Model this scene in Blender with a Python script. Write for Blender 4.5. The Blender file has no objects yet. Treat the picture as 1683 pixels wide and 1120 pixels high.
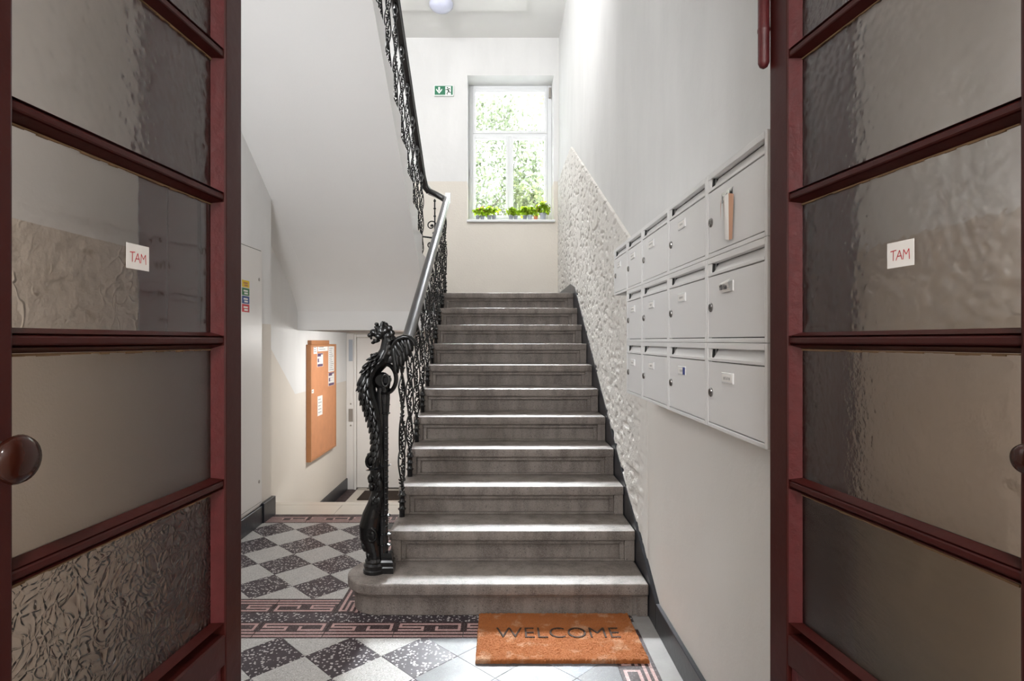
import bpy, bmesh, math, random
from mathutils import Vector, Matrix
import numpy as np

SC = bpy.context.scene
COL = SC.collection
PI = math.pi
random.seed(7)
H, F, VX, VY = 1.388, 960.0, 822.0, 560.0        # eye height (m), focal length and vanishing point of the photograph (px)

# ------------------------------------------------------------------ camera, sky, sun, lights, exposure
cam_d = bpy.data.cameras.new('camera')
cam_d.sensor_width = 36.0
cam_d.lens = 36.0 * F / 1683
cam_d.shift_x = (841.5 - VX) / 1683
cam_d.clip_start = 0.05
cam = bpy.data.objects.new('camera', cam_d)
COL.objects.link(cam)
cam.location = (0, 0, H)
cam.rotation_euler = (PI / 2, 0, 0)
SC.camera = cam

SC.view_settings.view_transform = 'Standard'
SC.view_settings.look = 'None'
SC.view_settings.gamma = 1.0
SC.view_settings.use_curve_mapping = False
SC.view_settings.exposure = 0.35

world = bpy.data.worlds.new('sky')
SC.world = world
world.use_nodes = True
wn, wl = world.node_tree.nodes, world.node_tree.links
wn.clear()
w_out = wn.new('ShaderNodeOutputWorld')
w_bg = wn.new('ShaderNodeBackground')
w_bg.inputs['Color'].default_value = (0.90, 0.95, 1.0, 1)
w_bg.inputs['Strength'].default_value = 6.0
wl.new(w_bg.outputs[0], w_out.inputs[0])


def light(name, kind, loc, rot, energy, color=(1, 1, 1), **kw):
    d = bpy.data.lights.new(name, kind)
    d.energy = energy
    d.color = color
    for k, v in kw.items():
        setattr(d, k, v)
    o = bpy.data.objects.new(name, d)
    o.location = loc
    o.rotation_euler = rot
    COL.objects.link(o)
    return o


# a hazy sun behind thin cloud, beyond the window and above the trees
light('sun', 'SUN', (0, 20, 20), (math.radians(-44), 0, math.radians(-5)), 148.0, (0.93, 0.955, 1.0), angle=math.radians(23))
# daylight coming in through the street entrance behind the camera
light('entrance_daylight', 'AREA', (0, -2.55, 1.7), (PI / 2, 0, 0), 22.0, (0.98, 0.99, 1.0), shape='RECTANGLE', size=1.2, size_y=1.8)
# added fill under the vestibule ceiling, brightens the walls behind the door glass
light('vestibule_fill', 'AREA', (0, -1.1, 2.86), (0, 0, 0), 46.0, (1.0, 0.985, 0.97), shape='DISK', size=0.4)
# added fill under the landing, brightens the passage walls and cork board
light('passage_fill', 'AREA', (-0.95, 6.2, 1.47), (0, math.radians(30), 0), 25.0, (1.0, 0.985, 0.96), shape='DISK', size=0.3)
# added fill out of view in the stairwell, brightens landing wall and ceiling
light('stairwell_fill', 'AREA', (-1.2, 3.9, 4.72), (math.radians(94), 0, math.radians(-12)), 62.0, (0.985, 0.99, 1.0), shape='RECTANGLE', size=0.9, size_y=0.6)
light('hall_fill', 'AREA', (-1.30, 1.62, 2.25), (math.radians(76), 0, 0), 24.0, (0.97, 0.985, 1.0), shape='DISK', size=0.6)  # added fill out of view, brightens the soffit and left hall wall
# the stairwell window guides the sky light (portal only, gives no light of its own)
pt = light('window_portal', 'AREA', (0.135, 8.02, 3.9), (-PI / 2, 0, 0), 1.0, shape='RECTANGLE', size=1.1, size_y=1.9)
pt.data.cycles.is_portal = True

# ------------------------------------------------------------------ helpers
WM = {}          # world matrix of every object we make (blender has not evaluated them yet)


def tag(o, label=None, cat=None, group=None, kind=None):
    if label: o['label'] = label
    if cat: o['category'] = cat
    if group: o['group'] = group
    if kind: o['kind'] = kind
    return o


def thing(name, label, cat, loc=(0, 0, 0), rotz=0.0, group=None, kind=None):
    o = bpy.data.objects.new(name, None)
    COL.objects.link(o)
    o.location = loc
    o.rotation_euler = (0, 0, rotz)
    o.empty_display_size = 0.05
    WM[o] = Matrix.Translation(Vector(loc)) @ Matrix.Rotation(rotz, 4, 'Z')
    return tag(o, label, cat, group, kind)


def link(name, me, parent=None, local=False, loc=None):
    """link mesh me; local=False: its vertices are world coordinates even under a parent"""
    o = bpy.data.objects.new(name, me)
    COL.objects.link(o)
    L = Matrix.Translation(Vector(loc)) if loc is not None else Matrix.Identity(4)
    if loc is not None: o.location = loc
    if parent is not None:
        o.parent = parent
        P = WM.get(parent, Matrix.Identity(4))
        if local:
            WM[o] = P @ L
        else:
            o.matrix_parent_inverse = P.inverted()
            WM[o] = L
    else:
        WM[o] = L
    return o


class MB:
    def __init__(self):
        self.v, self.f, self.m = [], [], []

    def add(self, vs, fs, mi=0):
        b = len(self.v)
        self.v.extend([tuple(p) for p in vs])
        self.f.extend([tuple(b + i for i in f) for f in fs])
        self.m.extend([mi] * len(fs))
        return self

    def box(self, x0, x1, y0, y1, z0, z1, mi=0):
        vs = [(x0, y0, z0), (x1, y0, z0), (x1, y1, z0), (x0, y1, z0), (x0, y0, z1), (x1, y0, z1), (x1, y1, z1), (x0, y1, z1)]
        fs = [(0, 3, 2, 1), (4, 5, 6, 7), (0, 1, 5, 4), (1, 2, 6, 5), (2, 3, 7, 6), (3, 0, 4, 7)]
        return self.add(vs, fs, mi)

    def obox(self, c, s, R, mi=0):
        vs, fs = [], [(0, 3, 2, 1), (4, 5, 6, 7), (0, 1, 5, 4), (1, 2, 6, 5), (2, 3, 7, 6), (3, 0, 4, 7)]
        for dz in (-1, 1):
            for dx, dy in ((-1, -1), (1, -1), (1, 1), (-1, 1)):
                vs.append(Vector(c) + R @ Vector((dx * s[0], dy * s[1], dz * s[2])))
        return self.add(vs, fs, mi)

    def prism(self, poly, axis, a, b, mi=0):
        """poly: 2-D points; axis x -> (y,z), y -> (x,z), z -> (x,y)"""
        def P(p, t):
            return {'x': (t, p[0], p[1]), 'y': (p[0], t, p[1]), 'z': (p[0], p[1], t)}[axis]
        n = len(poly)
        vs = [P(p, a) for p in poly] + [P(p, b) for p in poly]
        fs = [tuple(range(n))[::-1], tuple(range(n, 2 * n))]
        fs += [(i, (i + 1) % n, n + (i + 1) % n, n + i) for i in range(n)]
        return self.add(vs, fs, mi)

    def tube(self, pts, rad, n=8, mi=0, sy=1.0, closed=False, up=None):
        """swept circle; sy squashes the section along the second frame axis"""
        pts = [Vector(p) for p in pts]
        k = len(pts)
        if not hasattr(rad, '__len__'): rad = [rad] * k
        up = Vector(up) if up else None
        vs, prev = [], None
        for i, p in enumerate(pts):
            a = pts[(i - 1) % k] if (closed or i > 0) else p
            b = pts[(i + 1) % k] if (closed or i < k - 1) else p
            t = (b - a).normalized()
            if up is not None:
                u = t.cross(up)
                if u.length < 1e-4: u = Vector((1, 0, 0))
                u.normalize()
            else:
                if prev is None:
                    q = Vector((0, 0, 1)) if abs(t.z) < 0.9 else Vector((1, 0, 0))
                    u = t.cross(q).normalized()
                else:
                    u = (prev - t * prev.dot(t)).normalized()
            prev = u
            w = t.cross(u)
            for j in range(n):
                an = 2 * PI * j / n
                vs.append(p + u * (math.cos(an) * rad[i]) + w * (math.sin(an) * rad[i] * sy))
        fs = []
        for i in range(k if closed else k - 1):
            i2 = (i + 1) % k
            for j in range(n):
                j2 = (j + 1) % n
                fs.append((i * n + j, i * n + j2, i2 * n + j2, i2 * n + j))
        if not closed:
            fs.append(tuple(range(n))[::-1])
            fs.append(tuple((k - 1) * n + j for j in range(n)))
        return self.add(vs, fs, mi)

    def ell(self, c, r, R=None, nu=12, nv=8, mi=0):
        c = Vector(c)
        if not hasattr(r, '__len__'): r = (r, r, r)
        R = R or Matrix.Identity(3)
        vs = [c + R @ Vector((0, 0, -r[2]))]
        for i in range(1, nv):
            th = -PI / 2 + PI * i / nv
            for j in range(nu):
                ph = 2 * PI * j / nu
                vs.append(c + R @ Vector((r[0] * math.cos(th) * math.cos(ph), r[1] * math.cos(th) * math.sin(ph), r[2] * math.sin(th))))
        vs.append(c + R @ Vector((0, 0, r[2])))
        fs = [(0, 1 + (j + 1) % nu, 1 + j) for j in range(nu)]
        for i in range(nv - 2):
            for j in range(nu):
                a = 1 + i * nu
                fs.append((a + j, a + (j + 1) % nu, a + nu + (j + 1) % nu, a + nu + j))
        a = 1 + (nv - 2) * nu
        fs += [(a + j, a + (j + 1) % nu, len(vs) - 1) for j in range(nu)]
        return self.add(vs, fs, mi)

    def lathe(self, prof, n=16, c=(0, 0, 0), R=None, mi=0):
        """prof: list of (radius, height) along local z"""
        c = Vector(c)
        R = R or Matrix.Identity(3)
        vs, fs = [], []
        for r, z in prof:
            for j in range(n):
                a = 2 * PI * j / n
                vs.append(c + R @ Vector((r * math.cos(a), r * math.sin(a), z)))
        for i in range(len(prof) - 1):
            for j in range(n):
                fs.append((i * n + j, i * n + (j + 1) % n, (i + 1) * n + (j + 1) % n, (i + 1) * n + j))
        fs.append(tuple(range(n))[::-1])
        fs.append(tuple((len(prof) - 1) * n + j for j in range(n)))
        return self.add(vs, fs, mi)

    def sweep(self, prof, path, up=(0, 0, 1), mi=0):
        """sweep a 2-D profile (side, up) along path"""
        path = [Vector(p) for p in path]
        up = Vector(up)
        n, k = len(prof), len(path)
        vs = []
        for i, p in enumerate(path):
            t = (path[min(i + 1, k - 1)] - path[max(i - 1, 0)]).normalized()
            s = t.cross(up).normalized()
            w = s.cross(t).normalized()
            for a, b in prof:
                vs.append(p + s * a + w * b)
        fs = []
        for i in range(k - 1):
            for j in range(n):
                fs.append((i * n + j, i * n + (j + 1) % n, (i + 1) * n + (j + 1) % n, (i + 1) * n + j))
        fs.append(tuple(range(n))[::-1])
        fs.append(tuple((k - 1) * n + j for j in range(n)))
        return self.add(vs, fs, mi)

    def mesh(self, name, mats, smooth=None, bevel=0, seg=1, remesh=0):
        me = bpy.data.meshes.new(name)
        me.from_pydata([tuple(p) for p in self.v], [], self.f)
        if not isinstance(mats, (list, tuple)): mats = [mats]
        for m in mats: me.materials.append(m)
        for p, i in zip(me.polygons, self.m): p.material_index = i
        bm = bmesh.new()
        bm.from_mesh(me)
        bmesh.ops.recalc_face_normals(bm, faces=bm.faces[:])
        if bevel:
            ed = [e for e in bm.edges if len(e.link_faces) == 2 and e.calc_face_angle(0) > 0.5]
            bmesh.ops.bevel(bm, geom=ed, offset=bevel, segments=seg, affect='EDGES', profile=0.6)
        bm.to_mesh(me)
        bm.free()
        if remesh:
            me = voxel(me, remesh)
        if smooth is not None:
            me.polygons.foreach_set('use_smooth', [True] * len(me.polygons))
            if smooth < 180: me.set_sharp_from_angle(angle=math.radians(smooth))
        me.update()
        return me

    def build(self, name, mats, parent=None, local=False, loc=None, **kw):
        return link(name, self.mesh(name, mats, **kw), parent, local, loc)


def voxel(me, size):
    o = bpy.data.objects.new('remesh_source', me)
    COL.objects.link(o)
    md = o.modifiers.new('r', 'REMESH')
    md.mode = 'VOXEL'
    md.voxel_size = size
    sm = o.modifiers.new('s', 'SMOOTH')
    sm.factor = 0.5
    sm.iterations = 2
    dg = bpy.context.evaluated_depsgraph_get()
    res = bpy.data.meshes.new_from_object(o.evaluated_get(dg))
    for m in me.materials:
        if m and m.name not in [x.name for x in res.materials if x]: res.materials.append(m)
    bpy.data.objects.remove(o)
    return res


def copy_tree(o, parent=None, loc=None, rotz=None):
    c = o.copy()
    COL.objects.link(c)
    if loc is not None: c.location = loc
    if rotz is not None: c.rotation_euler = (0, 0, rotz)
    if parent is not None: c.parent = parent
    for ch in list(o.children): copy_tree(ch, c)
    return c


# ------------------------------------------------------------------ materials
class NT:
    def __init__(self, name):
        self.mat = bpy.data.materials.new(name)
        self.mat.use_nodes = True
        self.t = self.mat.node_tree
        self.t.nodes.clear()
        self.out = self.t.nodes.new('ShaderNodeOutputMaterial')

    def n(self, typ, **kw):
        nd = self.t.nodes.new(typ)
        for k, v in kw.items():
            if k in nd.inputs if isinstance(k, str) else False:
                nd.inputs[k].default_value = v
            else:
                setattr(nd, k, v)
        return nd

    def l(self, a, b):
        self.t.links.new(a, b)

    def val(self, sock, v):
        if hasattr(v, 'is_linked') or hasattr(v, 'links'):
            self.l(v, sock)
        else:
            sock.default_value = v

    def pos(self):
        return self.n('ShaderNodeNewGeometry').outputs['Position']

    def scaled(self, vec, s):
        m = self.n('ShaderNodeMapping')
        m.inputs['Scale'].default_value = s
        self.l(vec, m.inputs['Vector'])
        return m.outputs[0]

    def noise(self, vec, scale, detail=3, rough=0.55, out='Fac'):
        nd = self.n('ShaderNodeTexNoise')
        nd.inputs['Scale'].default_value = scale
        nd.inputs['Detail'].default_value = detail
        nd.inputs['Roughness'].default_value = rough
        self.l(vec, nd.inputs['Vector'])
        return nd.outputs[out]

    def voro(self, vec, scale, feature='F1', out='Distance', rnd=1.0):
        nd = self.n('ShaderNodeTexVoronoi')
        nd.feature = feature
        nd.inputs['Scale'].default_value = scale
        nd.inputs['Randomness'].default_value = rnd
        self.l(vec, nd.inputs['Vector'])
        return nd.outputs[out]

    def math(self, op, a, b=0.0, c=None, clamp=False):
        nd = self.n('ShaderNodeMath')
        nd.operation = op
        nd.use_clamp = clamp
        self.val(nd.inputs[0], a)
        self.val(nd.inputs[1], b)
        if c is not None: self.val(nd.inputs[2], c)
        return nd.outputs[0]

    def mapr(self, v, a, b, c, d, smooth=False):
        nd = self.n('ShaderNodeMapRange')
        nd.clamp = True
        if smooth: nd.interpolation_type = 'SMOOTHSTEP'
        self.l(v, nd.inputs[0])
        for i, x in enumerate((a, b, c, d)): nd.inputs[i + 1].default_value = x
        return nd.outputs[0]

    def mix(self, f, a, b):
        nd = self.n('ShaderNodeMix')
        nd.data_type = 'RGBA'
        self.val(nd.inputs[0], f)
        for s, x in ((nd.inputs[6], a), (nd.inputs[7], b)):
            if isinstance(x, (tuple, list)): s.default_value = (*x[:3], 1)
            else: self.l(x, s)
        return nd.outputs[2]

    def bump(self, h, strength=0.5, dist=0.01, normal=None):
        nd = self.n('ShaderNodeBump')
        self.val(nd.inputs['Strength'], strength)
        nd.inputs['Distance'].default_value = dist
        self.l(h, nd.inputs['Height'])
        if normal is not None: self.l(normal, nd.inputs['Normal'])
        return nd.outputs[0]

    def princ(self, color, rough=0.5, metal=0.0, normal=None, **kw):
        p = self.n('ShaderNodeBsdfPrincipled')
        if isinstance(color, (tuple, list)): p.inputs['Base Color'].default_value = (*color[:3], 1)
        else: self.l(color, p.inputs['Base Color'])
        self.val(p.inputs['Roughness'], rough)
        p.inputs['Metallic'].default_value = metal
        if normal is not None: self.l(normal, p.inputs['Normal'])
        for k, v in kw.items(): p.inputs[k].default_value = v
        self.l(p.outputs[0], self.out.inputs[0])
        return p


def M(name, col, rough=0.5, metal=0.0, var=0.12, vscale=6.0, bump=0.0, bscale=80.0, bdist=0.004, col2=None, **kw):
    t = NT(name)
    P = t.pos()
    c = t.mix(t.noise(P, vscale, 4), tuple(x * (1 - var) for x in col), col2 or tuple(min(1, x * (1 + var)) for x in col))
    nrm = t.bump(t.noise(P, bscale, 3), bump, bdist) if bump else None
    t.princ(c, rough, metal, nrm, **kw)
    return t.mat


def sep(t, P):
    s = t.n('ShaderNodeSeparateXYZ')
    t.l(P, s.inputs[0])
    return s.outputs


def wall_mat(name, upper, lower, y0, y1, z0, z1, rough_from=None, relief=0.3, smear=0.0):
    """painted plaster with a dado whose top edge follows the stairs: z0 before y0, z1 after y1"""
    t = NT(name)
    P = t.pos()
    s = sep(t, P)
    zb = t.mapr(s[1], y0, y1, z0, z1)
    mask = t.math('LESS_THAN', s[2], zb)
    n1 = t.noise(P, 2.2, 5)
    up = t.mix(t.mapr(t.noise(t.scaled(P, (1, 1, 0.35)), 2.6, 5), 0.38, 0.62, 0, 1), tuple(x * 0.93 for x in upper), upper)
    lo = t.mix(n1, tuple(x * 0.93 for x in lower), lower)
    col = t.mix(mask, up, lo)
    fine = t.bump(t.noise(P, 130, 2), 0.12, 0.003)
    broad = t.bump(t.noise(P, 9, 3), 0.25, 0.01, fine)
    nrm = broad
    if rough_from is not None:
        V = t.scaled(P, (1, 0.50, 1.0))
        h = t.noise(V, 52, 2, 0.5)
        h = t.mapr(h, 0.50, 0.60, 0.0, 1.0, True)
        g = t.mapr(s[1], rough_from, rough_from + 0.35, 0.0, 1.0, True)
        st = t.math('MULTIPLY', t.math('MULTIPLY', mask, g), relief)
        nrm = t.bump(h, st, 0.06, broad)
    if smear:
        h = t.voro(t.noise(P, 5.0, 3, out='Color'), 6.0, 'DISTANCE_TO_EDGE')
        h = t.mapr(h, 0.0, 0.07, 1.0, 0.0)
        st = t.math('MULTIPLY', mask, smear)
        nrm = t.bump(t.math('ADD', t.math('MULTIPLY', h, t.mapr(t.noise(P, 7, 2), 0.48, 0.62, 0.0, 1.0)), t.noise(P, 24, 4)), st, 0.02, broad)
    t.princ(col, 0.75, 0, nrm)
    return t.mat


def terrazzo(name, base, chips, amount, scale, rough=0.28, speck=None):
    t = NT(name)
    P = t.pos()
    d = t.voro(P, scale)
    c = t.voro(P, scale, out='Color')
    s = t.n('ShaderNodeSeparateColor')
    t.l(c, s.inputs[0])
    pick = t.math('GREATER_THAN', s.outputs[0], 1 - amount)
    size = t.math('MULTIPLY_ADD', s.outputs[1], 0.28, 0.22)
    inside = t.math('LESS_THAN', d, size)
    f = t.math('MULTIPLY', pick, inside)
    b = t.mix(t.noise(P, 90, 3), tuple(x * 0.8 for x in base), tuple(x * 1.15 for x in base))
    b = t.mix(t.noise(P, 3, 3), b, tuple(x * 0.9 for x in base))
    col = t.mix(f, b, chips)
    if speck:
        d2 = t.voro(P, scale * 2.1, out='Color')
        s2 = t.n('ShaderNodeSeparateColor')
        t.l(d2, s2.inputs[0])
        col = t.mix(t.math('GREATER_THAN', s2.outputs[0], 0.88), col, speck)
    r = t.mapr(t.noise(P, 14, 4), 0.3, 0.7, rough * 1.2, rough * 2.0)
    t.princ(col, r, 0, t.bump(t.noise(P, 60, 3), 0.06, 0.002), **{'Specular IOR Level': 0.22})
    return t.mat


def glass_mat(name, kind, tint=(0.95, 0.925, 0.89), rough=0.05):
    t = NT(name)
    P = t.pos()
    V = t.scaled(P, (1.0, 1.0, 1.0))
    if kind == 'hammered':
        h = t.voro(V, 62, 'SMOOTH_F1')
        nrm = t.bump(h, 0.28, 0.005)
    elif kind == 'wavy':
        h = t.noise(t.scaled(P, (1, 1, 0.6)), 16, 2)
        nrm = t.bump(h, 0.10, 0.006)
    elif kind == 'frosted':
        h = t.noise(V, 260, 2)
        nrm = t.bump(h, 0.25, 0.002)
    elif kind == 'ripple':
        h = t.noise(V, 70, 2, 0.4)
        nrm = t.bump(h, 0.28, 0.005)
    elif kind == 'floral':
        q = t.noise(V, 9, 2, out='Color')
        m = t.n('ShaderNodeVectorMath')
        m.operation = 'MULTIPLY_ADD'
        t.l(q, m.inputs[0])
        m.inputs[1].default_value = (0.16, 0.16, 0.16)
        t.l(P, m.inputs[2])
        h = t.voro(m.outputs[0], 58, 'DISTANCE_TO_EDGE')
        h = t.mapr(h, 0.02, 0.2, 1, 0, True)
        nrm = t.bump(h, 0.40, 0.004)
    elif kind == 'smoky':
        h = t.noise(t.scaled(P, (1, 0.7, 2.2)), 12, 4)
        nrm = t.bump(h, 0.25, 0.008)
    col = t.mix(t.noise(P, 5, 4), tuple(x * 0.86 for x in tint), tint)
    t.princ(col, rough, 0, nrm, **{'Transmission Weight': 1.0, 'IOR': 1.45})
    return t.mat


WHITE = (0.79, 0.785, 0.775)
CREAM = (0.74, 0.685, 0.615)
m_right = wall_mat('plaster_stair_wall', (0.735, 0.73, 0.72), (0.78, 0.75, 0.705), 2.61, 6.22, 1.58, 3.46, rough_from=3.05, relief=0.25)
m_left = wall_mat('plaster_hall_wall', WHITE, CREAM, 4.83, 5.70, 1.516, 0.865)
m_back = wall_mat('plaster_landing_wall', WHITE, (0.77, 0.72, 0.645), 0, 1, 3.46, 3.46, rough_from=-5, relief=0.10)
m_vest = wall_mat('plaster_vestibule_wall', (0.72, 0.69, 0.66), (0.60, 0.51, 0.42), 0, 1, 1.58, 1.58, smear=0.42)
m_plain = M('plaster_white', WHITE, 0.8, var=0.03, vscale=2, bump=0.12, bscale=110)
m_soffit = M('plaster_soffit', (0.84, 0.83, 0.82), 0.8, var=0.025, vscale=1.6, bump=0.15, bscale=90)
m_ceiling = M('ceiling_paint', (0.82, 0.81, 0.79), 0.8, var=0.03, vscale=2)
m_skirt = M('baseboard_black_paint', (0.018, 0.019, 0.024), 0.32, var=0.35, vscale=14, bump=0.2, bscale=30)
m_dark_red = M('door_oxblood_paint', (0.044, 0.0075, 0.006), 0.36, var=0.22, vscale=9, bump=0.25, bscale=26, bdist=0.003, **{'Specular IOR Level': 0.22})
m_red_lit = M('lit_bead_and_hinge_red_paint', (0.085, 0.012, 0.014), 0.42, var=0.35, vscale=40, bump=0.45, bscale=55, bdist=0.004)  # oxblood lightened as if lit, for stile beads; also paints moulding and hinges
m_putty = M('old_ochre_putty', (0.20, 0.12, 0.06), 0.8, var=0.3, vscale=60)
m_knob = M('knob_dark_wood', (0.030, 0.007, 0.004), 0.13, var=0.3, vscale=30, **{'Specular IOR Level': 0.4})
m_iron = M('cast_iron_black', (0.0045, 0.0042, 0.0042), 0.23, var=0.3, vscale=30, bump=0.15, bscale=90, bdist=0.002, **{'Specular IOR Level': 0.42})
m_iron_bal = M('baluster_black_gloss', (0.006, 0.006, 0.0065), 0.17, var=0.3, vscale=30, **{'Coat Weight': 0.3, 'Coat Roughness': 0.08})
m_rail = M('handrail_dark_polish', (0.022, 0.021, 0.022), 0.30, var=0.3, vscale=12, **{'Coat Weight': 0.4, 'Coat Roughness': 0.2})
m_box = M('mailbox_grey_enamel', (0.765, 0.76, 0.755), 0.38, var=0.015, vscale=3)
m_ink_grey = M('print_grey_ink', (0.50, 0.49, 0.48), 0.5, var=0.03)  # grey ink for faint print on name plates and notices
m_black = M('black_gap_shade_and_backing', (0.008, 0.008, 0.008), 0.7, var=0.1)  # flat black standing in for shade in gaps; also backs the mat
m_chrome = M('chrome', (0.72, 0.72, 0.72), 0.14, metal=1.0, var=0.05)
m_lock = M('mailbox_lock_steel', (0.34, 0.33, 0.32), 0.22, metal=1.0, var=0.1)
m_steel = M('brushed_steel', (0.42, 0.39, 0.36), 0.35, metal=0.9, var=0.1)
m_paper = M('white_paper', (0.82, 0.80, 0.77), 0.75, var=0.03)
m_plastic = M('clear_label_plastic', (0.84, 0.84, 0.84), 0.2, var=0.02)
m_ink = M('ink', (0.05, 0.05, 0.06), 0.6, var=0.1)
m_inkred = M('red_pencil', (0.55, 0.04, 0.05), 0.7, var=0.2, vscale=60)
m_blue = M('blue_print', (0.03, 0.05, 0.22), 0.6, var=0.1)
m_purple = M('purple_print', (0.10, 0.05, 0.12), 0.6, var=0.2, vscale=40)
m_orange = M('orange_card', (0.55, 0.13, 0.03), 0.6, var=0.1)
m_cardboard = M('brown_sleeve', (0.46, 0.26, 0.17), 0.6, var=0.1)
m_cork = M('cork', (0.60, 0.265, 0.125), 0.8, var=0.14, vscale=9, bump=0.3, bscale=220)
m_frame = M('pine_frame', (0.46, 0.20, 0.08), 0.5, var=0.15, vscale=20)
m_winframe = M('window_white_pvc', (0.86, 0.87, 0.88), 0.3, var=0.01)
m_white_metal = M('white_door_enamel', (0.78, 0.75, 0.72), 0.4, var=0.015, vscale=2)
m_green = M('sign_green', (0.0, 0.16, 0.07), 0.4, var=0.05)
m_signwhite = M('sign_white', (0.85, 0.90, 0.86), 0.4, var=0.02)
m_signblack = M('sign_dark', (0.005, 0.03, 0.015), 0.5, var=0.05)
m_yellow = M('sticker_yellow', (0.78, 0.55, 0.02), 0.5, var=0.03)
m_sgreen = M('sticker_green', (0.04, 0.18, 0.06), 0.5, var=0.03)
m_sblue = M('sticker_blue', (0.02, 0.06, 0.22), 0.5, var=0.03)
m_sred = M('sticker_red', (0.55, 0.02, 0.03), 0.5, var=0.03)
m_pot = M('pot_grey_plastic', (0.24, 0.25, 0.28), 0.5, var=0.05)
m_pot_light = M('pot_pale_grey', (0.42, 0.45, 0.50), 0.5, var=0.05)
m_pot_terra = M('pot_terracotta', (0.50, 0.17, 0.08), 0.7, var=0.1)
m_pot_blue = M('pot_blue', (0.05, 0.30, 0.38), 0.5, var=0.1)
m_mortar = M('floor_mortar', (0.10, 0.095, 0.09), 0.8, var=0.15, vscale=20, bump=0.3, bscale=60)
m_cement = M('cement_patch', (0.29, 0.275, 0.265), 0.7, var=0.18, vscale=11, bump=0.5, bscale=40)
m_light_tile = terrazzo('terrazzo_pale', (0.47, 0.455, 0.435), (0.60, 0.58, 0.555), 0.5, 190, 0.28, speck=(0.24, 0.22, 0.20))
m_sun_darkened_tile = terrazzo('terrazzo_pale_sun_darkened', (0.12, 0.118, 0.122), (0.16, 0.157, 0.158), 0.4, 210, 0.26, speck=(0.09, 0.085, 0.08))  # pale tile, colour darkened to offset the sun patch lying on it
m_dark_tile = terrazzo('terrazzo_dark_with_white_chips', (0.050, 0.038, 0.044), (0.48, 0.45, 0.44), 0.74, 74, 0.27)
m_glare_tile = terrazzo('terrazzo_dark_with_glare', (0.17, 0.18, 0.20), (0.28, 0.28, 0.30), 0.4, 150, 0.26)  # dark tile with the window's blue-grey glare put into its colour
m_pink = terrazzo('border_pink_cement', (0.46, 0.29, 0.27), (0.62, 0.48, 0.45), 0.5, 200, 0.32)
m_keydark = terrazzo('border_dark_cement', (0.055, 0.035, 0.036), (0.16, 0.12, 0.12), 0.4, 160, 0.32)
m_thresh = M('threshold_limestone', (0.60, 0.55, 0.48), 0.35, var=0.08, vscale=4)
m_doormat = M('doormat_dark_brown', (0.028, 0.016, 0.009), 0.95, var=0.3, vscale=90, bump=0.6, bscale=240)
m_vfloor = M('vestibule_floor', (0.30, 0.27, 0.25), 0.35, var=0.2, vscale=20)
m_lamp = M('lamp_opal_glass', (0.62, 0.64, 0.78), 0.2, var=0.02)
m_bark = M('bark', (0.10, 0.085, 0.07), 0.9, var=0.3, vscale=10)
m_ground = M('unseen_pale_bounce_ground', (0.42, 0.41, 0.38), 0.9, var=0.12, vscale=2)  # unseen ground, made pale to bounce light into the window reveal
m_soil = M('potting_soil', (0.03, 0.02, 0.012), 0.95, var=0.3, vscale=80)


def stone_mat():
    t = NT('step_artificial_stone')
    P = t.pos()
    c = t.mix(t.noise(P, 2.6, 5), (0.175, 0.143, 0.120), (0.275, 0.237, 0.212))
    c = t.mix(t.mapr(t.noise(t.scaled(P, (9, 9, 2.0)), 1.3, 5, 0.65), 0.40, 0.64, 0, 0.85), c, (0.10, 0.078, 0.066))
    c = t.mix(t.mapr(t.noise(P, 260, 2), 0.45, 0.7, 0, 0.6), c, (0.34, 0.31, 0.288))
    d = t.voro(P, 170, out='Color')
    s = t.n('ShaderNodeSeparateColor')
    t.l(d, s.inputs[0])
    c = t.mix(t.math('MULTIPLY', t.math('GREATER_THAN', s.outputs[0], 0.975), 0.6), c, (0.07, 0.058, 0.055))
    nr = t.bump(t.noise(P, 170, 3), 0.35, 0.003)
    nr = t.bump(t.noise(P, 22, 4), 0.3, 0.006, nr)
    t.princ(c, 0.62, 0, nr)
    return t.mat


m_stone = stone_mat()


def coir_mat():
    t = NT('coir_mat')
    P = t.pos()
    c = t.mix(t.noise(P, 330, 2), (0.24, 0.064, 0.011), (0.52, 0.175, 0.045))
    w = t.mapr(t.noise(P, 9, 4, 0.65), 0.54, 0.70, 0, 0.6)
    c = t.mix(w, c, (0.68, 0.46, 0.30))
    t.princ(c, 0.9, 0, t.bump(t.noise(P, 420, 2), 0.8, 0.006))
    return t.mat


m_coir = coir_mat()


def leaf_mat(name, c1, c2, tl=0.4):
    t = NT(name)
    P = t.pos()
    c = t.mix(t.noise(P, 7, 3), c1, c2)
    p = t.n('ShaderNodeBsdfPrincipled')
    t.l(c, p.inputs['Base Color'])
    p.inputs['Roughness'].default_value = 0.5
    tr = t.n('ShaderNodeBsdfTranslucent')
    t.l(c, tr.inputs['Color'])
    mx = t.n('ShaderNodeMixShader')
    mx.inputs[0].default_value = tl
    t.l(p.outputs[0], mx.inputs[1])
    t.l(tr.outputs[0], mx.inputs[2])
    t.l(mx.outputs[0], t.out.inputs[0])
    return t.mat


m_leaf = leaf_mat('geranium_leaf', (0.20, 0.36, 0.010), (0.46, 0.58, 0.035), 0.6)
m_tree1 = leaf_mat('tree_leaf_yellow_green', (0.062, 0.080, 0.030), (0.125, 0.142, 0.062))
m_tree2 = leaf_mat('tree_leaf_mid_green', (0.058, 0.074, 0.042), (0.105, 0.124, 0.074))
m_petal = M('petal_pink', (0.75, 0.30, 0.25), 0.6, var=0.2)
m_petal_w = M('petal_white', (0.85, 0.80, 0.82), 0.6, var=0.05)


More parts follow.
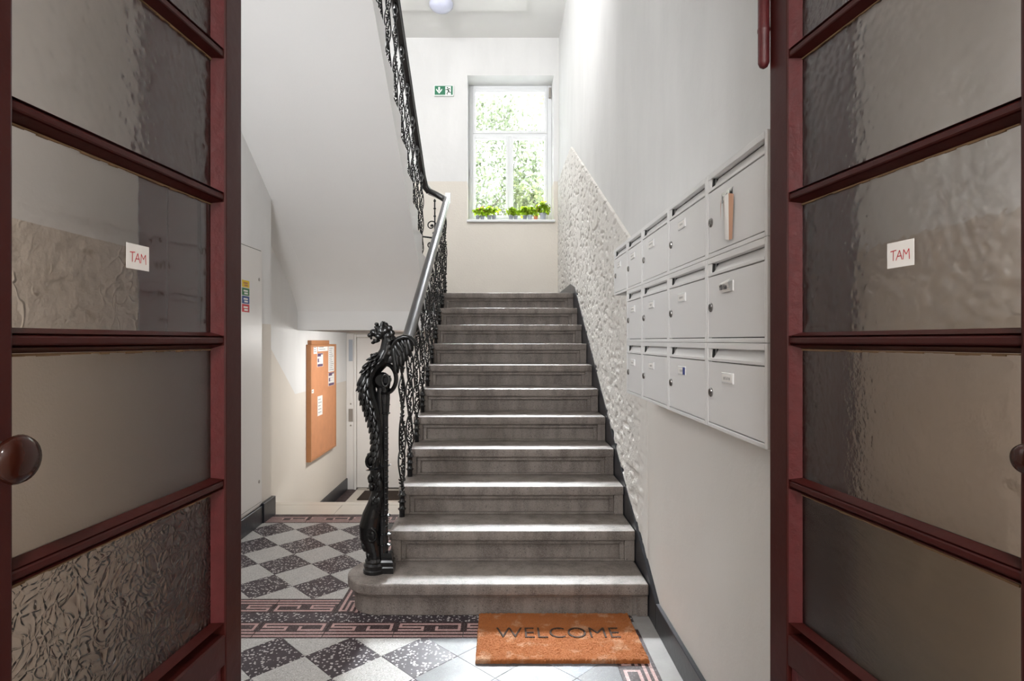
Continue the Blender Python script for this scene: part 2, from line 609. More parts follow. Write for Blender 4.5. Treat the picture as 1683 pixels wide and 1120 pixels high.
def window_glass():
    t = NT('window_pane_glass')
    tr = t.n('ShaderNodeBsdfTransparent')
    tr.inputs['Color'].default_value = (0.97, 0.985, 0.98, 1)
    gl = t.n('ShaderNodeBsdfGlossy')
    gl.inputs['Roughness'].default_value = 0.02
    fr = t.n('ShaderNodeFresnel')
    fr.inputs['IOR'].default_value = 1.45
    mx = t.n('ShaderNodeMixShader')
    t.l(fr.outputs[0], mx.inputs[0])
    t.l(tr.outputs[0], mx.inputs[1])
    t.l(gl.outputs[0], mx.inputs[2])
    t.l(mx.outputs[0], t.out.inputs[0])
    return t.mat


m_pane = window_glass()
g_hammer = glass_mat('glass_hammered', 'hammered', rough=0.12)
g_wavy = glass_mat('glass_wavy_clear', 'wavy', rough=0.03)
g_frost = glass_mat('glass_frosted', 'frosted', (0.95, 0.90, 0.84), 0.40)
g_floral = glass_mat('glass_embossed_floral', 'floral', (0.95, 0.90, 0.85), 0.14)
g_ripple = glass_mat('glass_ripple', 'ripple', (0.97, 0.92, 0.87), 0.14)
g_smoky = glass_mat('glass_smoky', 'smoky', (0.74, 0.68, 0.60), 0.25)


# ------------------------------------------------------------------ the setting
def struct(name, mb, mats, label=None, cat=None, **kw):
    o = mb.build(name, mats, **kw)
    return tag(o, label, cat, kind='structure')


RX = 0.765                     # right wall face
LXN, LXF = -1.82, -2.0         # left wall: near part, recessed far part
BY = 7.60                      # back wall face
CZ = 5.33                      # stairwell ceiling
ZL = -0.55                     # lower passage floor
LZ = 1.87                      # landing

struct('wall_right', MB().box(RX, RX + 0.2, -2.7, BY + 0.4, -0.6, CZ + 0.1), m_right, 'white plaster stair wall with rough cream dado behind grey mailboxes', 'wall')
struct('wall_left', MB().box(-2.3, LXN, 1.31, 4.64, -0.6, CZ + 0.1), m_left, 'white hall wall around the flush cabinet', 'wall')
struct('wall_passage', MB().box(-2.3, LXF, 4.64, BY + 0.4, -0.6, CZ + 0.1), m_left, 'white wall with stepped cream dado behind the cork board', 'wall')
struct('wall_vestibule', MB().box(-0.95, -RX, -2.7, 1.24, -0.6, 3.0), m_vest, 'vestibule wall with brownish textured dado behind the left door glass', 'wall')
struct('wall_vestibule_right', MB().box(RX - 0.012, RX, -2.7, 1.24, 0, 3.0), m_vest, 'vestibule wall with brownish dado behind the right door glass', 'wall')
struct('wall_entrance', MB().box(-0.95, RX + 0.1, -2.8, -2.7, -0.1, 3.0), m_plain, 'plain vestibule wall behind the camera', 'wall')
wf = MB().box(-2.3, -0.72, 1.302, 1.34, -0.6, CZ).box(-0.72, RX, 1.24, 1.31, 2.742, CZ)
struct('wall_front', wf, m_plain, 'white wall around the red glazed double door', 'wall')

def value_noise(rng, U, V):
    g = rng.uniform(0, 1, (int(V.max()) + 3, int(U.max()) + 3))
    iu, iv = U.astype(int), V.astype(int)
    fu, fv = U - iu, V - iv
    fu, fv = fu * fu * (3 - 2 * fu), fv * fv * (3 - 2 * fv)
    return (g[iv, iu] * (1 - fu) + g[iv, iu + 1] * fu) * (1 - fv) + (g[iv + 1, iu] * (1 - fu) + g[iv + 1, iu + 1] * fu) * fv


def roughcast():
    # the thick roughcast coat of the stair dado: real relief, 1 cm grid
    rng = np.random.default_rng(12)
    ys = np.arange(3.02, BY - 0.001, 0.0085)
    ny_, nv_ = len(ys), 230
    lo = np.minimum(0.10 + 0.17 * (ys - 2.91) / 0.30, LZ + 0.05)
    hi = np.interp(ys, [2.61, 6.22], [1.58, 3.46]) - 0.004
    tt = np.linspace(0, 1, nv_)[:, None]
    Z = lo + (hi - lo) * tt
    Yg = np.broadcast_to(ys, Z.shape)
    n = 0.8 * value_noise(rng, (Yg - 3) / 0.046, Z / 0.027) + 0.2 * value_noise(rng, (Yg - 3) / 0.024, Z / 0.018)
    b = np.clip((n - 0.34) / 0.06, 0, 1)
    b = b * b * (3 - 2 * b)
    amp = 0.013 * np.clip((Yg - 3.05) / 0.35, 0.12, 1)
    X = RX - 0.0025 - amp * b
    X[-1, :] = RX + 0.001
    X[:, 0] = RX + 0.001
    vs = np.stack([X, Yg, Z], -1).reshape(-1, 3)
    a = (np.arange(nv_ - 1)[:, None] * ny_ + np.arange(ny_ - 1)).ravel()
    fs = np.stack([a, a + ny_, a + ny_ + 1, a + 1], 1)
    me = bpy.data.meshes.new('roughcast_dado')
    me.from_pydata(vs.tolist(), [], fs.tolist())
    me.materials.append(m_right)
    me.polygons.foreach_set('use_smooth', [True] * len(me.polygons))
    me.update()
    return me


link('roughcast_dado', roughcast(), bpy.data.objects['wall_right'])

# back wall with the window opening
WX0, WX1, WZ0, WZ1 = -0.4275, 0.697, 2.93, 4.84
wb = MB()
wb.box(-2.3, WX0, BY, BY + 0.4, -0.6, CZ + 0.1).box(WX1, RX + 0.2, BY, BY + 0.4, -0.6, CZ + 0.1)
wb.box(WX0, WX1, BY, BY + 0.4, -0.6, WZ0).box(WX0, WX1, BY, BY + 0.4, WZ1, CZ + 0.1)
struct('wall_back', wb, m_back, 'landing wall with cream dado around the white window', 'wall')

struct('ceiling', MB().box(-2.3, RX + 0.2, 1.2, BY + 0.4, CZ, CZ + 0.15), m_ceiling, 'white stairwell ceiling above the window', 'ceiling')
struct('ceiling_hall', MB().box(LXN, RX, 1.31, 2.85, 3.5, 3.74), m_ceiling, 'white slab over the hall, out of view', 'ceiling')
struct('ceiling_vestibule', MB().box(-0.95, RX + 0.1, -2.8, 1.24, 2.9, 3.05), m_ceiling, 'vestibule ceiling out of view', 'ceiling')
struct('trim_1', MB().box(-1.3, 0.31, 5.2, 6.92, CZ - 0.03, CZ + 0.01), m_ceiling, 'raised flat panel on the stairwell ceiling', 'ceiling panel')

# floor: mortar bed + tiles laid one by one
floor = struct('floor', MB().box(-2.3, RX + 0.1, 1.24, 5.0, -0.1, -0.004), m_mortar, 'patterned terrazzo hall floor with key borders', 'floor')
struct('floor_vestibule', MB().box(-0.95, RX + 0.1, -2.8, 1.24, -0.1, -0.001), m_vfloor, 'vestibule floor below the frame', 'floor')


def clip(poly, x0, x1, y0, y1):
    def cut(P, inside, inter):
        out = []
        for i in range(len(P)):
            a, b = P[i], P[(i + 1) % len(P)]
            ia, ib = inside(a), inside(b)
            if ia: out.append(a)
            if ia != ib: out.append(inter(a, b))
        return out

    def X(v): return lambda a, b: (v, a[1] + (b[1] - a[1]) * (v - a[0]) / (b[0] - a[0]))
    def Y(v): return lambda a, b: (a[0] + (b[0] - a[0]) * (v - a[1]) / (b[1] - a[1]), v)
    for ins, it in ((lambda p: p[0] >= x0, X(x0)), (lambda p: p[0] <= x1, X(x1)), (lambda p: p[1] >= y0, Y(y0)), (lambda p: p[1] <= y1, Y(y1))):
        if len(poly) < 3: return []
        poly = cut(poly, ins, it)
    return poly


def area(p):
    return abs(sum(p[i][0] * p[(i + 1) % len(p)][1] - p[(i + 1) % len(p)][0] * p[i][1] for i in range(len(p)))) / 2


TILE_ME = {}


def tile_field(x0, x1, y0, y1, cx, cy, D, pick):
    h = D / 2 - 0.0013
    for j in range(-20, 21):
        for i in range(-20, 21):
            for half in (0, 1):
                X = cx + i * D + half * D / 2
                Y = cy + j * D + half * D / 2
                if X + h < x0 or X - h > x1 or Y + h < y0 or Y - h > y1: continue
                full = [(X - h, Y), (X, Y - h), (X + h, Y), (X, Y + h)]
                p = clip(full, x0, x1, y0, y1)
                if len(p) < 3 or area(p) < 0.0006: continue
                m = pick(X, Y, half)
                if abs(area(p) - 2 * h * h) < 1e-6:
                    key = (m.name, D)
                    if key not in TILE_ME:
                        TILE_ME[key] = MB().prism([(-h, 0), (0, -h), (h, 0), (0, h)], 'z', -0.004, 0).mesh('tile', m, bevel=0.0007)
                    link('tile', TILE_ME[key], floor, loc=(X, Y, 0))
                else:
                    MB().prism(p, 'z', -0.004, 0).build('tile', m, floor)


tile_field(LXN, -0.845, 3.137, 4.44, -1.007, 3.298, 0.33, lambda X, Y, h: m_light_tile if h else m_dark_tile)


def pick2(X, Y, h):
    if h: return m_sun_darkened_tile if X > -0.3 else m_light_tile  # pale tiles in the sun patch get the darkened copy
    if X > 0.2: return m_glare_tile
    if X > -0.1: return m_sun_darkened_tile
    return m_dark_tile


tile_field(LXN, 0.50, 1.31, 2.72, -0.355, 2.567, 0.335, pick2)

KEY = ["########################",
       "........................",
       "########################",
       "........................",
       "########################",
       "#.........####.........#",
       "#########.####.#######.#",
       "#.........####.#######.#",
       "#.####################.#",
       "#......................#",
       "########################"]


def key_mesh(L, Wd):
    mb = MB()
    nr, nc = len(KEY), len(KEY[0])
    mb.box(-L / 2, L / 2, -Wd / 2, Wd / 2, -0.004, -0.0004, 0)
    for r, row in enumerate(KEY):
        c = 0
        while c < nc:
            e = c
            while e < nc and row[e] == row[c]: e += 1
            xa, xb = -L / 2 + L * c / nc, -L / 2 + L * e / nc
            ya, yb = -Wd / 2 + Wd * r / nr, -Wd / 2 + Wd * (r + 1) / nr
            mb.add([(xa, ya, 0), (xb, ya, 0), (xb, yb, 0), (xa, yb, 0)], [(0, 1, 2, 3)], 0 if row[c] == '#' else 1)
            c = e
    me = bpy.data.meshes.new('border_tile')
    me.from_pydata(mb.v, [], mb.f)
    me.materials.append(m_keydark)
    me.materials.append(m_pink)
    for p, i in zip(me.polygons, mb.m): p.material_index = i
    return me


ME_KEY = key_mesh(0.3265, 0.158)


def key_row(x, y, dx, dy, n, rz, flip=1):
    for i in range(n):
        o = link('border_tile', ME_KEY, floor, loc=(x + dx * i, y + dy * i, 0))
        o.rotation_euler = (0, 0, rz)


key_row(-1.66, 2.799, 0.33, 0, 7, 0)                     # in front of the stairs
key_row(-1.673, 3.056, 0.33, 0, 3, PI)                   # lower edge of the left field
key_row(-0.765, 3.142, 0, 0.33, 4, PI / 2)
MB().box(-0.684, -0.60, 2.978, 4.44, -0.004, 0).build('strip_tile', m_dark_tile, floor)                # along the stair foot
key_row(-1.655, 4.525, 0.33, 0, 4, 0)                    # far edge of the left field
key_row(0.582, 2.64, 0, -0.33, 5, PI / 2)                # along the right wall
for i in range(8):
    X = -1.82 + i * 0.33
    MB().box(X, min(X + 0.3285, 0.655), 2.8795, 2.975, -0.004, 0).build('strip_tile', m_dark_tile, floor)
MB().box(0.662, 0.752, 1.31, 2.97, -0.006, 0.001).box(0.502, 0.662, 2.806, 2.878, -0.004, 0).build('cement_strip', m_cement, floor)
for a, b in ((-2.0, -1.33), (-1.328, -0.6)):
    MB().box(a, b, 4.66, 4.925, -0.02, 0.0).build('threshold_tile', m_thresh, floor, bevel=0.001)
    MB().box(a, b, 4.605, 4.658, -0.02, 0.0).build('strip_tile', m_keydark, floor)
MB().box(-2.0, -0.6, 4.928, 5.02, -0.03, 0.0).build('threshold_tile', m_thresh, floor, bevel=0.004)
MB().box(-0.845, -0.60, 4.46, 4.60, -0.02, -0.0002).build('strip_tile', m_keydark, floor)
# the lower passage behind it and the steps down
low = struct('floor_lower', MB().box(-2.3, RX + 0.1, 4.95, BY + 0.1, ZL - 0.1, ZL), m_thresh, 'beige floor of the lower passage before the white door', 'floor')
for k in (1, 2):
    MB().box(-2.0, -0.6, 4.9, 5.02 + 0.28 * k, ZL, -0.183 * k).build('step', m_thresh, low)
MB().box(-2.0, -0.6, 6.85, 6.95, ZL, ZL + 0.001).build('border_strip', m_keydark, low)
MB().box(-1.98, -1.86, 6.9, BY, ZL, ZL + 0.0015).build('border_strip', m_keydark, low)

# baseboards
bb = MB().box(0.745, RX, 1.31, 2.80, 0, 0.125)
n0 = lambda Y: 0.17 + 0.17 * (Y - 2.91) / 0.30
bb.prism([(2.80, 0), (6.2, 0), (6.2, LZ), (6.2, LZ + 0.12), (5.86, n0(5.86) + 0.085), (2.80, 0.125)], 'x', 0.745, RX)
bb.box(0.745, RX, 6.2, BY, LZ, LZ + 0.12)
struct('baseboard_right', bb, m_skirt, 'black painted skirting climbing along the stairs', 'skirting', bevel=0.002)
bl = MB().box(LXN, LXN + 0.02, 1.31, 4.43, 0, 0.135).box(LXN - 0.05, LXN + 0.03, 4.43, 4.66, 0, 0.15)
bl.box(LXF, LXF + 0.02, 5.3, BY, ZL, ZL + 0.15)
struct('baseboard_left', bl, m_skirt, 'black skirting along the hall wall below the white cabinet', 'skirting', bevel=0.003)
struct('baseboard_back', MB().box(-2.0, 0.745, BY - 0.02, BY, LZ, LZ + 0.12), m_skirt, 'black skirting on the landing wall', 'skirting')

# ------------------------------------------------------------------ window
win = thing('window_1', 'white window with top light and two casements over the landing', 'window', (0.135, 7.93, 2.95), kind='structure')
FY0, FY1 = 7.90, 7.97
fx0, fx1, fz0, fz1 = WX0, WX1, 2.94, WZ1
fr = MB()
fr.box(fx0, fx0 + 0.06, FY0, FY1, fz0, fz1).box(fx1 - 0.06, fx1, FY0, FY1, fz0, fz1)
fr.box(fx0 + 0.06, fx1 - 0.06, FY0, FY1, fz1 - 0.06, fz1).box(fx0 + 0.06, fx1 - 0.06, FY0, FY1, fz0, fz0 + 0.12)
fr.box(fx0 + 0.06, fx1 - 0.06, FY0, FY1, 4.14, 4.20).box(0.105, 0.152, FY0, FY1, fz0 + 0.12, 4.14)
fr.build('window_frame', m_winframe, win, bevel=0.006)


def sash(x0, x1, z0, z1, t=0.04):
    s = MB()
    s.box(x0, x0 + t, 7.885, 7.955, z0, z1).box(x1 - t, x1, 7.885, 7.955, z0, z1)
    s.box(x0 + t, x1 - t, 7.885, 7.955, z1 - t, z1).box(x0 + t, x1 - t, 7.885, 7.955, z0, z0 + t)
    o = s.build('sash', m_winframe, win, bevel=0.006)
    MB().box(x0 + t, x1 - t, 7.928, 7.934, z0 + t, z1 - t).build('pane', m_pane, o)
    return o


sash(fx0 + 0.055, fx1 - 0.06, 4.185, fz1 - 0.055)
s_l = sash(fx0 + 0.055, 0.118, fz0 + 0.10, 4.155)
sash(0.140, fx1 - 0.06, fz0 + 0.10, 4.155)
hd = MB().box(-0.405, -0.385, 7.875, 7.895, 3.62, 3.70).box(-0.402, -0.388, 7.845, 7.875, 3.575, 3.66)
hd.build('window_handle', m_winframe, win, bevel=0.003)
MB().box(0.655, 0.685, 7.87, 7.90, 4.66, 4.80).build('fitting', m_steel, win, bevel=0.003)
MB().box(WX0 - 0.005, WX1 + 0.015, 7.555, 7.90, 2.925, 2.958).build('window_sill', m_winframe, win, bevel=0.006)

# ------------------------------------------------------------------ staircase (lower flight)
N, T, R0, NY = 11, 0.30, 0.17, 2.91
SX0, SX1 = -0.61, 0.742
stair = thing('staircase', 'grey stone staircase of eleven panelled steps rising to the window', 'staircase', (0.07, 2.96, 0))


def riser_panel(k, x0, x1, y, za, zb):
    """raised frame round a sunken panel on the riser face"""
    m = MB()
    t1 = 0.055
    m.box(x0, x0 + t1, y, y + 0.045, za, zb).box(x1 - t1, x1, y, y + 0.045, za, zb)
    m.box(x0 + t1, x1 - t1, y, y + 0.045, zb - 0.008, zb).box(x0 + t1, x1 - t1, y + 0.006, y + 0.045, za, za + 0.008)
    m.box(x0 + t1, x1 - t1, y + 0.016, y + 0.045, zb - 0.030, zb - 0.008)
    m.box(x0 + t1, x0 + t1 + 0.026, y + 0.016, y + 0.045, za + 0.008, zb - 0.030).box(x1 - t1 - 0.026, x1 - t1, y + 0.016, y + 0.045, za + 0.008, zb - 0.030)
    return m


# first step: bull-nosed platform under the newel
def bull(inset):
    r = 0.18 - inset
    pts = [(SX1, NY + inset)]
    for i in range(17):
        a = -PI / 2 - PI * i / 16
        pts.append((-0.62 + r * math.cos(a), NY + 0.18 + r * math.sin(a)))
    pts += [(-0.60, NY + 0.36 - inset), (SX1, NY + 0.36 - inset)]
    return pts


s1 = MB().prism(bull(0), 'z', 0.112, 0.17).build('step', m_stone, stair, bevel=0.012, seg=3, smooth=50)
b1 = MB().prism(bull(0.035), 'z', 0, 0.113).prism(bull(0.018), 'z', 0.098, 0.113).build('riser', m_stone, s1, bevel=0.004)
MB().box(SX1 - 0.055, SX1, NY + 0.022, NY + 0.05, 0, 0.098).box(SX1 - 0.09, SX1 - 0.075, NY + 0.028, NY + 0.05, 0.0, 0.085).build('riser_panel', m_stone, s1, bevel=0.003)
for k in range(2, N + 1):
    y, z = NY + T * (k - 1), R0 * k
    dep = 0.36 if k < N else 0.42
    tr = MB().box(SX0, SX1, y, y + dep, z - 0.052, z)
    o = tr.build('step', m_stone, stair, bevel=0.006, seg=2, smooth=50)
    MB().box(SX0 + 0.008, SX1, y + 0.050, y + 0.12, z - R0, z - 0.05).build('riser', m_stone, o)
    riser_panel(k, SX0 + 0.008, SX1, y + 0.010, z - R0, z - 0.05).build('riser_panel', m_stone, o, bevel=0.0025)
core = [(NY + 0.1, 0), (NY + 0.1, 0.1)]
for k in range(2, N + 1):
    y, z = NY + T * (k - 1) + 0.09, R0 * k
    core += [(y, z - R0 - 0.055), (y, z - 0.055)]
core += [(6.215, R0 * N - 0.055), (6.215, 1.49), (6.05, 1.49), (5.4, 0)]
MB().prism(core, 'x', SX0 + 0.03, SX1).build('stair_core', m_plain, stair)

land = struct('floor_landing', MB().box(-2.0, RX, 6.22, BY, 1.49, LZ).box(-2.0, -0.62, 5.80, 6.22, 1.49, LZ), [m_stone], 'stone landing below the window', 'landing')
struct('trim_2', MB().box(-2.0, SX0 + 0.02, 5.76, 5.98, 1.49, 1.68), m_soffit, 'white beam under the landing edge above the passage', 'beam')

# ------------------------------------------------------------------ upper flight
UX = -0.735
up = thing('upper_staircase', 'white underside and side of the upper stair flight', 'staircase', (-1.3, 5.5, LZ))
sof = lambda Y: H + 5.641 * 0.735 - 0.6506 * Y
top = []
UT = 0.295
for n in range(11):
    y = 6.10 - UT * n
    top += [(y, LZ + R0 * n), (y, LZ + R0 * (n + 1))]
top.append((6.10 - UT * 11, LZ + R0 * 11))
bot = [(2.86, sof(2.9)), (3.3, sof(3.3)), (5.45, sof(5.45)), (5.62, sof(5.62) - 0.02), (5.72, sof(5.72) - 0.07), (5.77, 1.66), (6.10, 1.66)]
fb_ = MB().prism(top + bot, 'x', LXN, UX)
struct('trim_4', MB().prism(clip(top + bot, 4.642, 9, 0, 9), 'x', LXF, LXN - 0.0005), m_soffit, 'strip of white stair soffit against the recessed passage wall', 'soffit', smooth=30)
fb_.build('flight_body', m_soffit, up, smooth=30)
for n in range(11):
    y, z = 6.10 - UT * n, LZ + R0 * (n + 1)
    MB().box(UX - 0.9, UX - 0.03, y - UT - 0.02, y + 0.03, z - 0.001, z + 0.03).build('tread', m_stone, up, bevel=0.006)

# ------------------------------------------------------------------ railings
RAILP = [(-0.036, 0.0), (-0.036, 0.012), (-0.031, 0.028), (-0.018, 0.040), (0.0, 0.044), (0.018, 0.040), (0.031, 0.028), (0.036, 0.012), (0.036, 0.0),
         (0.028, -0.006), (0.024, -0.018), (-0.024, -0.018), (-0.028, -0.006)]
rail_z = lambda Y: 1.36 + 0.5667 * (Y - 3.49)


def baluster_mesh(Hb, seed=3):
    """openwork cast baluster: two waving rods with leafy filling, ringed foot, knobbed head"""
    rnd = random.Random(seed)
    m = MB()
    f = 0.150
    m.lathe([(0.017, 0), (0.017, 0.035), (0.021, 0.04), (0.026, 0.047), (0.017, 0.052), (0.016, 0.078), (0.026, 0.086), (0.017, 0.092), (0.016, 0.115), (0.027, 0.124),
             (0.018, 0.132), (0.016, f)], 10)
    hz = Hb - 0.13
    m.lathe([(0.010, hz), (0.014, hz + 0.02), (0.022, hz + 0.03), (0.012, hz + 0.038), (0.012, hz + 0.055), (0.022, hz + 0.075), (0.022, hz + 0.09), (0.013, hz + 0.105), (0.010, Hb)], 10)
    L = hz - f
    lobe = lambda u: abs(math.sin(u * PI * 3.0)) ** 0.7
    for s in (1, -1):
        pts = []
        for i in range(43):
            u = i / 42
            env = min(1, 9 * u, 9 * (1 - u))
            pts.append(((0.0085 + 0.0135 * lobe(u)) * s * env + 0.004 * math.sin(u * PI * 6) * env, 0.010 * s * math.cos(u * PI * 3) * env, f + L * u))
        m.tube(pts, 0.0055, 6)
    k = int(L / 0.0088)
    for i in range(k):
        u = (i + 0.5) / k
        w = 0.004 + 0.012 * lobe(u)
        for s in (1, -1):
            R = Matrix.Rotation(s * rnd.uniform(0.2, 1.1), 3, 'Y') @ Matrix.Rotation(rnd.uniform(-0.8, 0.8), 3, 'X')
            m.ell((s * w * rnd.uniform(0.1, 0.9), rnd.uniform(-0.012, 0.008), f + L * u), (rnd.uniform(0.0035, 0.0068), 0.006, rnd.uniform(0.007, 0.013)), R, 6, 4)
    return m.mesh('baluster', m_iron_bal, smooth=60)


lower_rail = thing('stair_railing', 'black handrail on ornate balusters along the lower flight', 'railing', (-0.57, 3.3, 0.34))
path = [(-0.585, 3.09, 1.285), (-0.582, 3.17, 1.282), (-0.575, 3.27, 1.286), (-0.568, 3.37, 1.315), (-0.563, 3.47, rail_z(3.47)), (-0.56, 3.6, rail_z(3.6))]
path += [(-0.56, y, rail_z(y)) for y in (4.2, 5.0, 5.7, 6.05)]
path += [(-0.565, 6.14, rail_z(6.13)), (-0.60, 6.19, rail_z(6.17)), (-0.68, 6.20, rail_z(6.2) + 0.03), (-0.755, 6.18, rail_z(6.2) + 0.06)]
MB().sweep(RAILP, path).ell((-0.586, 3.075, 1.296), (0.036, 0.02, 0.03)).build('handrail', m_rail, lower_rail, smooth=45)
BL = 0.945
ME_BAL = baluster_mesh(BL)
for k in range(2, N + 1):
    y = NY + T * (k - 1) + 0.262
    zt = rail_z(y) - 0.018
    o = link('baluster', ME_BAL, lower_rail, loc=(-0.583, y, R0 * k))
    o.scale = (1, 1, (zt - R0 * k) / BL)
    o.rotation_euler = (0, 0, 0.5 * (k % 3))

upper_rail = thing('stair_railing', 'black railing of the upper flight above the white soffit', 'railing', (-0.8, 6.0, LZ + R0))
u_z = lambda Y: 2.99 + 0.586 * (6.15 - Y)
path = [(-0.755, 6.19, u_z(6.2)), (-0.79, 6.13, u_z(6.13)), (-0.80, 6.0, u_z(6.0))] + [(-0.80, y, u_z(y)) for y in (5.2, 4.4, 3.6, 2.95)]
MB().sweep(RAILP, path).build('handrail', m_rail, upper_rail, smooth=45)
for n in range(10):
    y = 5.93 - 0.295 * n
    zb = LZ + R0 * (n + 1) + 0.03
    o = link('baluster', ME_BAL, upper_rail, loc=(-0.80, y, zb))
    o.scale = (0.95, 0.95, (u_z(y) - 0.018 - zb) / BL)
    o.rotation_euler = (0, 0, 0.4 * (n % 3))
# scrolled bracket under the rail corner
br = MB()
br.tube([(-0.69, 6.16, 2.88), (-0.69, 6.16, 2.80), (-0.688, 6.16, 2.50)], 0.008, 8)
for z in (2.86, 2.78, 2.70): br.ell((-0.69, 6.16, z), (0.016, 0.016, 0.010), None, 8, 6)
for cx, cz, r, s, a0 in ((-0.725, 2.60, 0.055, 1, 0), (-0.735, 2.40, 0.045, -1, 0.6)):
    pts = [(cx + s * 0 + r * (1 - i / 26) * math.cos(a0 + s * i * 0.36), 6.16, cz + r * (1 - i / 26) * math.sin(a0 + s * i * 0.36)) for i in range(22)]
    br.tube(pts, 0.007, 6)
    br.ell((cx, 6.16, cz), 0.014, None, 8, 6)
br.tube([(-0.86, 6.16, 2.49), (-0.70, 6.16, 2.47)], 0.009, 8)
br.ell((-0.70, 6.16, 2.52), 0.016, None, 8, 6)
br.build('scroll_bracket', m_iron_bal, lower_rail, smooth=60)

# ------------------------------------------------------------------ newel post: cast-iron winged beast
NP = (-0.622, 3.08, 0.17)
newel = thing('newel_post', 'black cast iron newel post shaped as a winged roaring beast', 'newel post', NP)
K = 1 / 311.7


def Q(px, py, y=0.0):
    return Vector(((px - 628) * K, y, (945 - py) * K))


body = MB()
cl = [(637, 556, 9), (637, 568, 10), (635, 582, 11), (629, 596, 13.5), (616, 609, 13.5), (607, 626, 12.5), (605, 645, 12.5), (609, 662, 12), (615, 680, 11.5), (620, 700, 9.5), (623, 720, 8), (623, 742, 7.5), (620, 760, 8), (618, 780, 9)]
body.tube([Q(a, b) for a, b, r in cl], [r * K for a, b, r in cl], 18, sy=1.0, up=(0, 1, 0))
# head: skull, muzzle, open jaws, brows, ears
body.ell(Q(628, 551), (12 * K, 11 * K, 10.5 * K))
body.ell(Q(616, 553), (9 * K, 8 * K, 6.5 * K), Matrix.Rotation(0.35, 3, 'Y'))
body.ell(Q(608, 557), (4.5 * K, 6 * K, 4 * K))
body.ell(Q(618, 566.5), (7.5 * K, 6 * K, 3.2 * K), Matrix.Rotation(-0.25, 3, 'Y'))
body.ell(Q(613, 569), (3.5 * K, 4.5 * K, 2.6 * K))
for s in (-1, 1):
    body.ell(Q(620, 544.5, s * 5 * K), (5 * K, 3 * K, 2.4 * K), Matrix.Rotation(0.4, 3, 'Y'))
    body.ell(Q(610, 561.5, s * 4 * K), (1.3 * K, 1.3 * K, 3 * K))
    body.ell(Q(615, 564, s * 5 * K), (1.2 * K, 1.2 * K, 2.6 * K))
    body.ell(Q(629, 539, s * 6 * K), (3.2 * K, 2.6 * K, 6 * K), Matrix.Rotation(0.3 , 3, 'Y'))
    body.ell(Q(624, 559, s * 9 * K), (6 * K, 4 * K, 5 * K))
body.ell(Q(619, 538.5), (4 * K, 5 * K, 3 * K))
for i, (a, b) in enumerate(((633, 541), (640, 546), (644, 554), (646, 563), (646, 573), (646, 583))):
    body.ell(Q(a, b), (5 * K, 3.2 * K, 6 * K), Matrix.Rotation(0.6 - 0.1 * i, 3, 'Y'))
    for s in (-1, 1):
        body.ell(Q(a - 5, b + 4, s * 7 * K), (4 * K, 3 * K, 6 * K), Matrix.Rotation(0.5, 3, 'Y'))
body.ell(Q(611, 589), (3 * K, 4 * K, 2.4 * K))
b_o = body.build('beast_body', m_iron, newel, local=True, remesh=0.0032, smooth=180)
for s in (-1, 1): MB().ell(Q(619, 549, s * 7.6 * K), 1.9 * K, None, 8, 6).build('eye', m_iron_bal, b_o, local=True, smooth=180)

# scales and feathers down the chest and belly
pl = MB()
rnd = random.Random(4)
for i in range(3, len(cl) - 2):
    for sub in (0, 0.5):
        a = [cl[i][q] * (1 - sub) + cl[i + 1][q] * sub for q in range(3)]
        t = (Q(cl[i + 1][0], cl[i + 1][1]) - Q(cl[i][0], cl[i][1])).normalized()
        side = Vector((-t.z, 0, t.x))                     # in-plane normal, outer = towards -x
        if side.x > 0: side = -side
        big = 1.0 if a[1] > 625 else 0.6
        for j in range(7):
            an = -1.7 + 3.4 * j / 6 + (0.28 if sub else 0)
            d = side * math.cos(an) + Vector((0, 1, 0)) * math.sin(an)
            p = Q(a[0], a[1]) + d * (a[2] * K * 0.93)
            zax = (t + d * 0.42).normalized()
            xax = d.cross(zax).normalized()
            R = Matrix((xax, zax.cross(xax), zax)).transposed()
            pl.ell(p + zax * 4 * K + d * 1.2 * K, (4.3 * K * big, 2.2 * K, 13 * K * big), R, 6, 8)
pl.build('plumage', m_iron, newel, local=True, smooth=70)

# wing pair behind the neck
wg = None
for s in (-1, 1):
    w = MB()
    arc = [(645, 590), (645, 579), (649, 570), (656, 563), (665, 559.5), (673, 560.5), (679, 565), (683, 573)]
    w.tube([Q(a, b, s * (4 + i) * K) for i, (a, b) in enumerate(arc)], [4 * K, 4.2 * K, 4.4 * K, 4.4 * K, 4.2 * K, 3.8 * K, 3.2 * K, 1.6 * K], 8)
    for (a0, b0), (a1, b1), wd in (((677, 563), (682, 574), 3), ((672, 562), (676, 583), 4), ((667, 563), (671, 591), 4.2), ((661, 565), (666, 600), 4.4), ((656, 567), (661, 607), 4.5),
                                   ((651, 572), (655, 608), 4.2), ((648, 578), (652, 619), 4), ((661, 563), (668, 577), 4), ((654, 566), (664, 585), 4.5), ((650, 572), (659, 592), 4.5)):
        a, b = Q(a0, b0, s * 8 * K), Q(a1, b1, s * 11 * K)
        d = b - a
        zax = d.normalized()
        xax = Vector((0, 1, 0)).cross(zax).normalized()
        R = Matrix((xax, zax.cross(xax), zax)).transposed()
        w.ell((a + b) / 2, (wd * K, 2.0 * K, d.length / 2 * 1.08), R, 8, 8)
    w.build('wing', m_iron, newel, local=True, smooth=70)

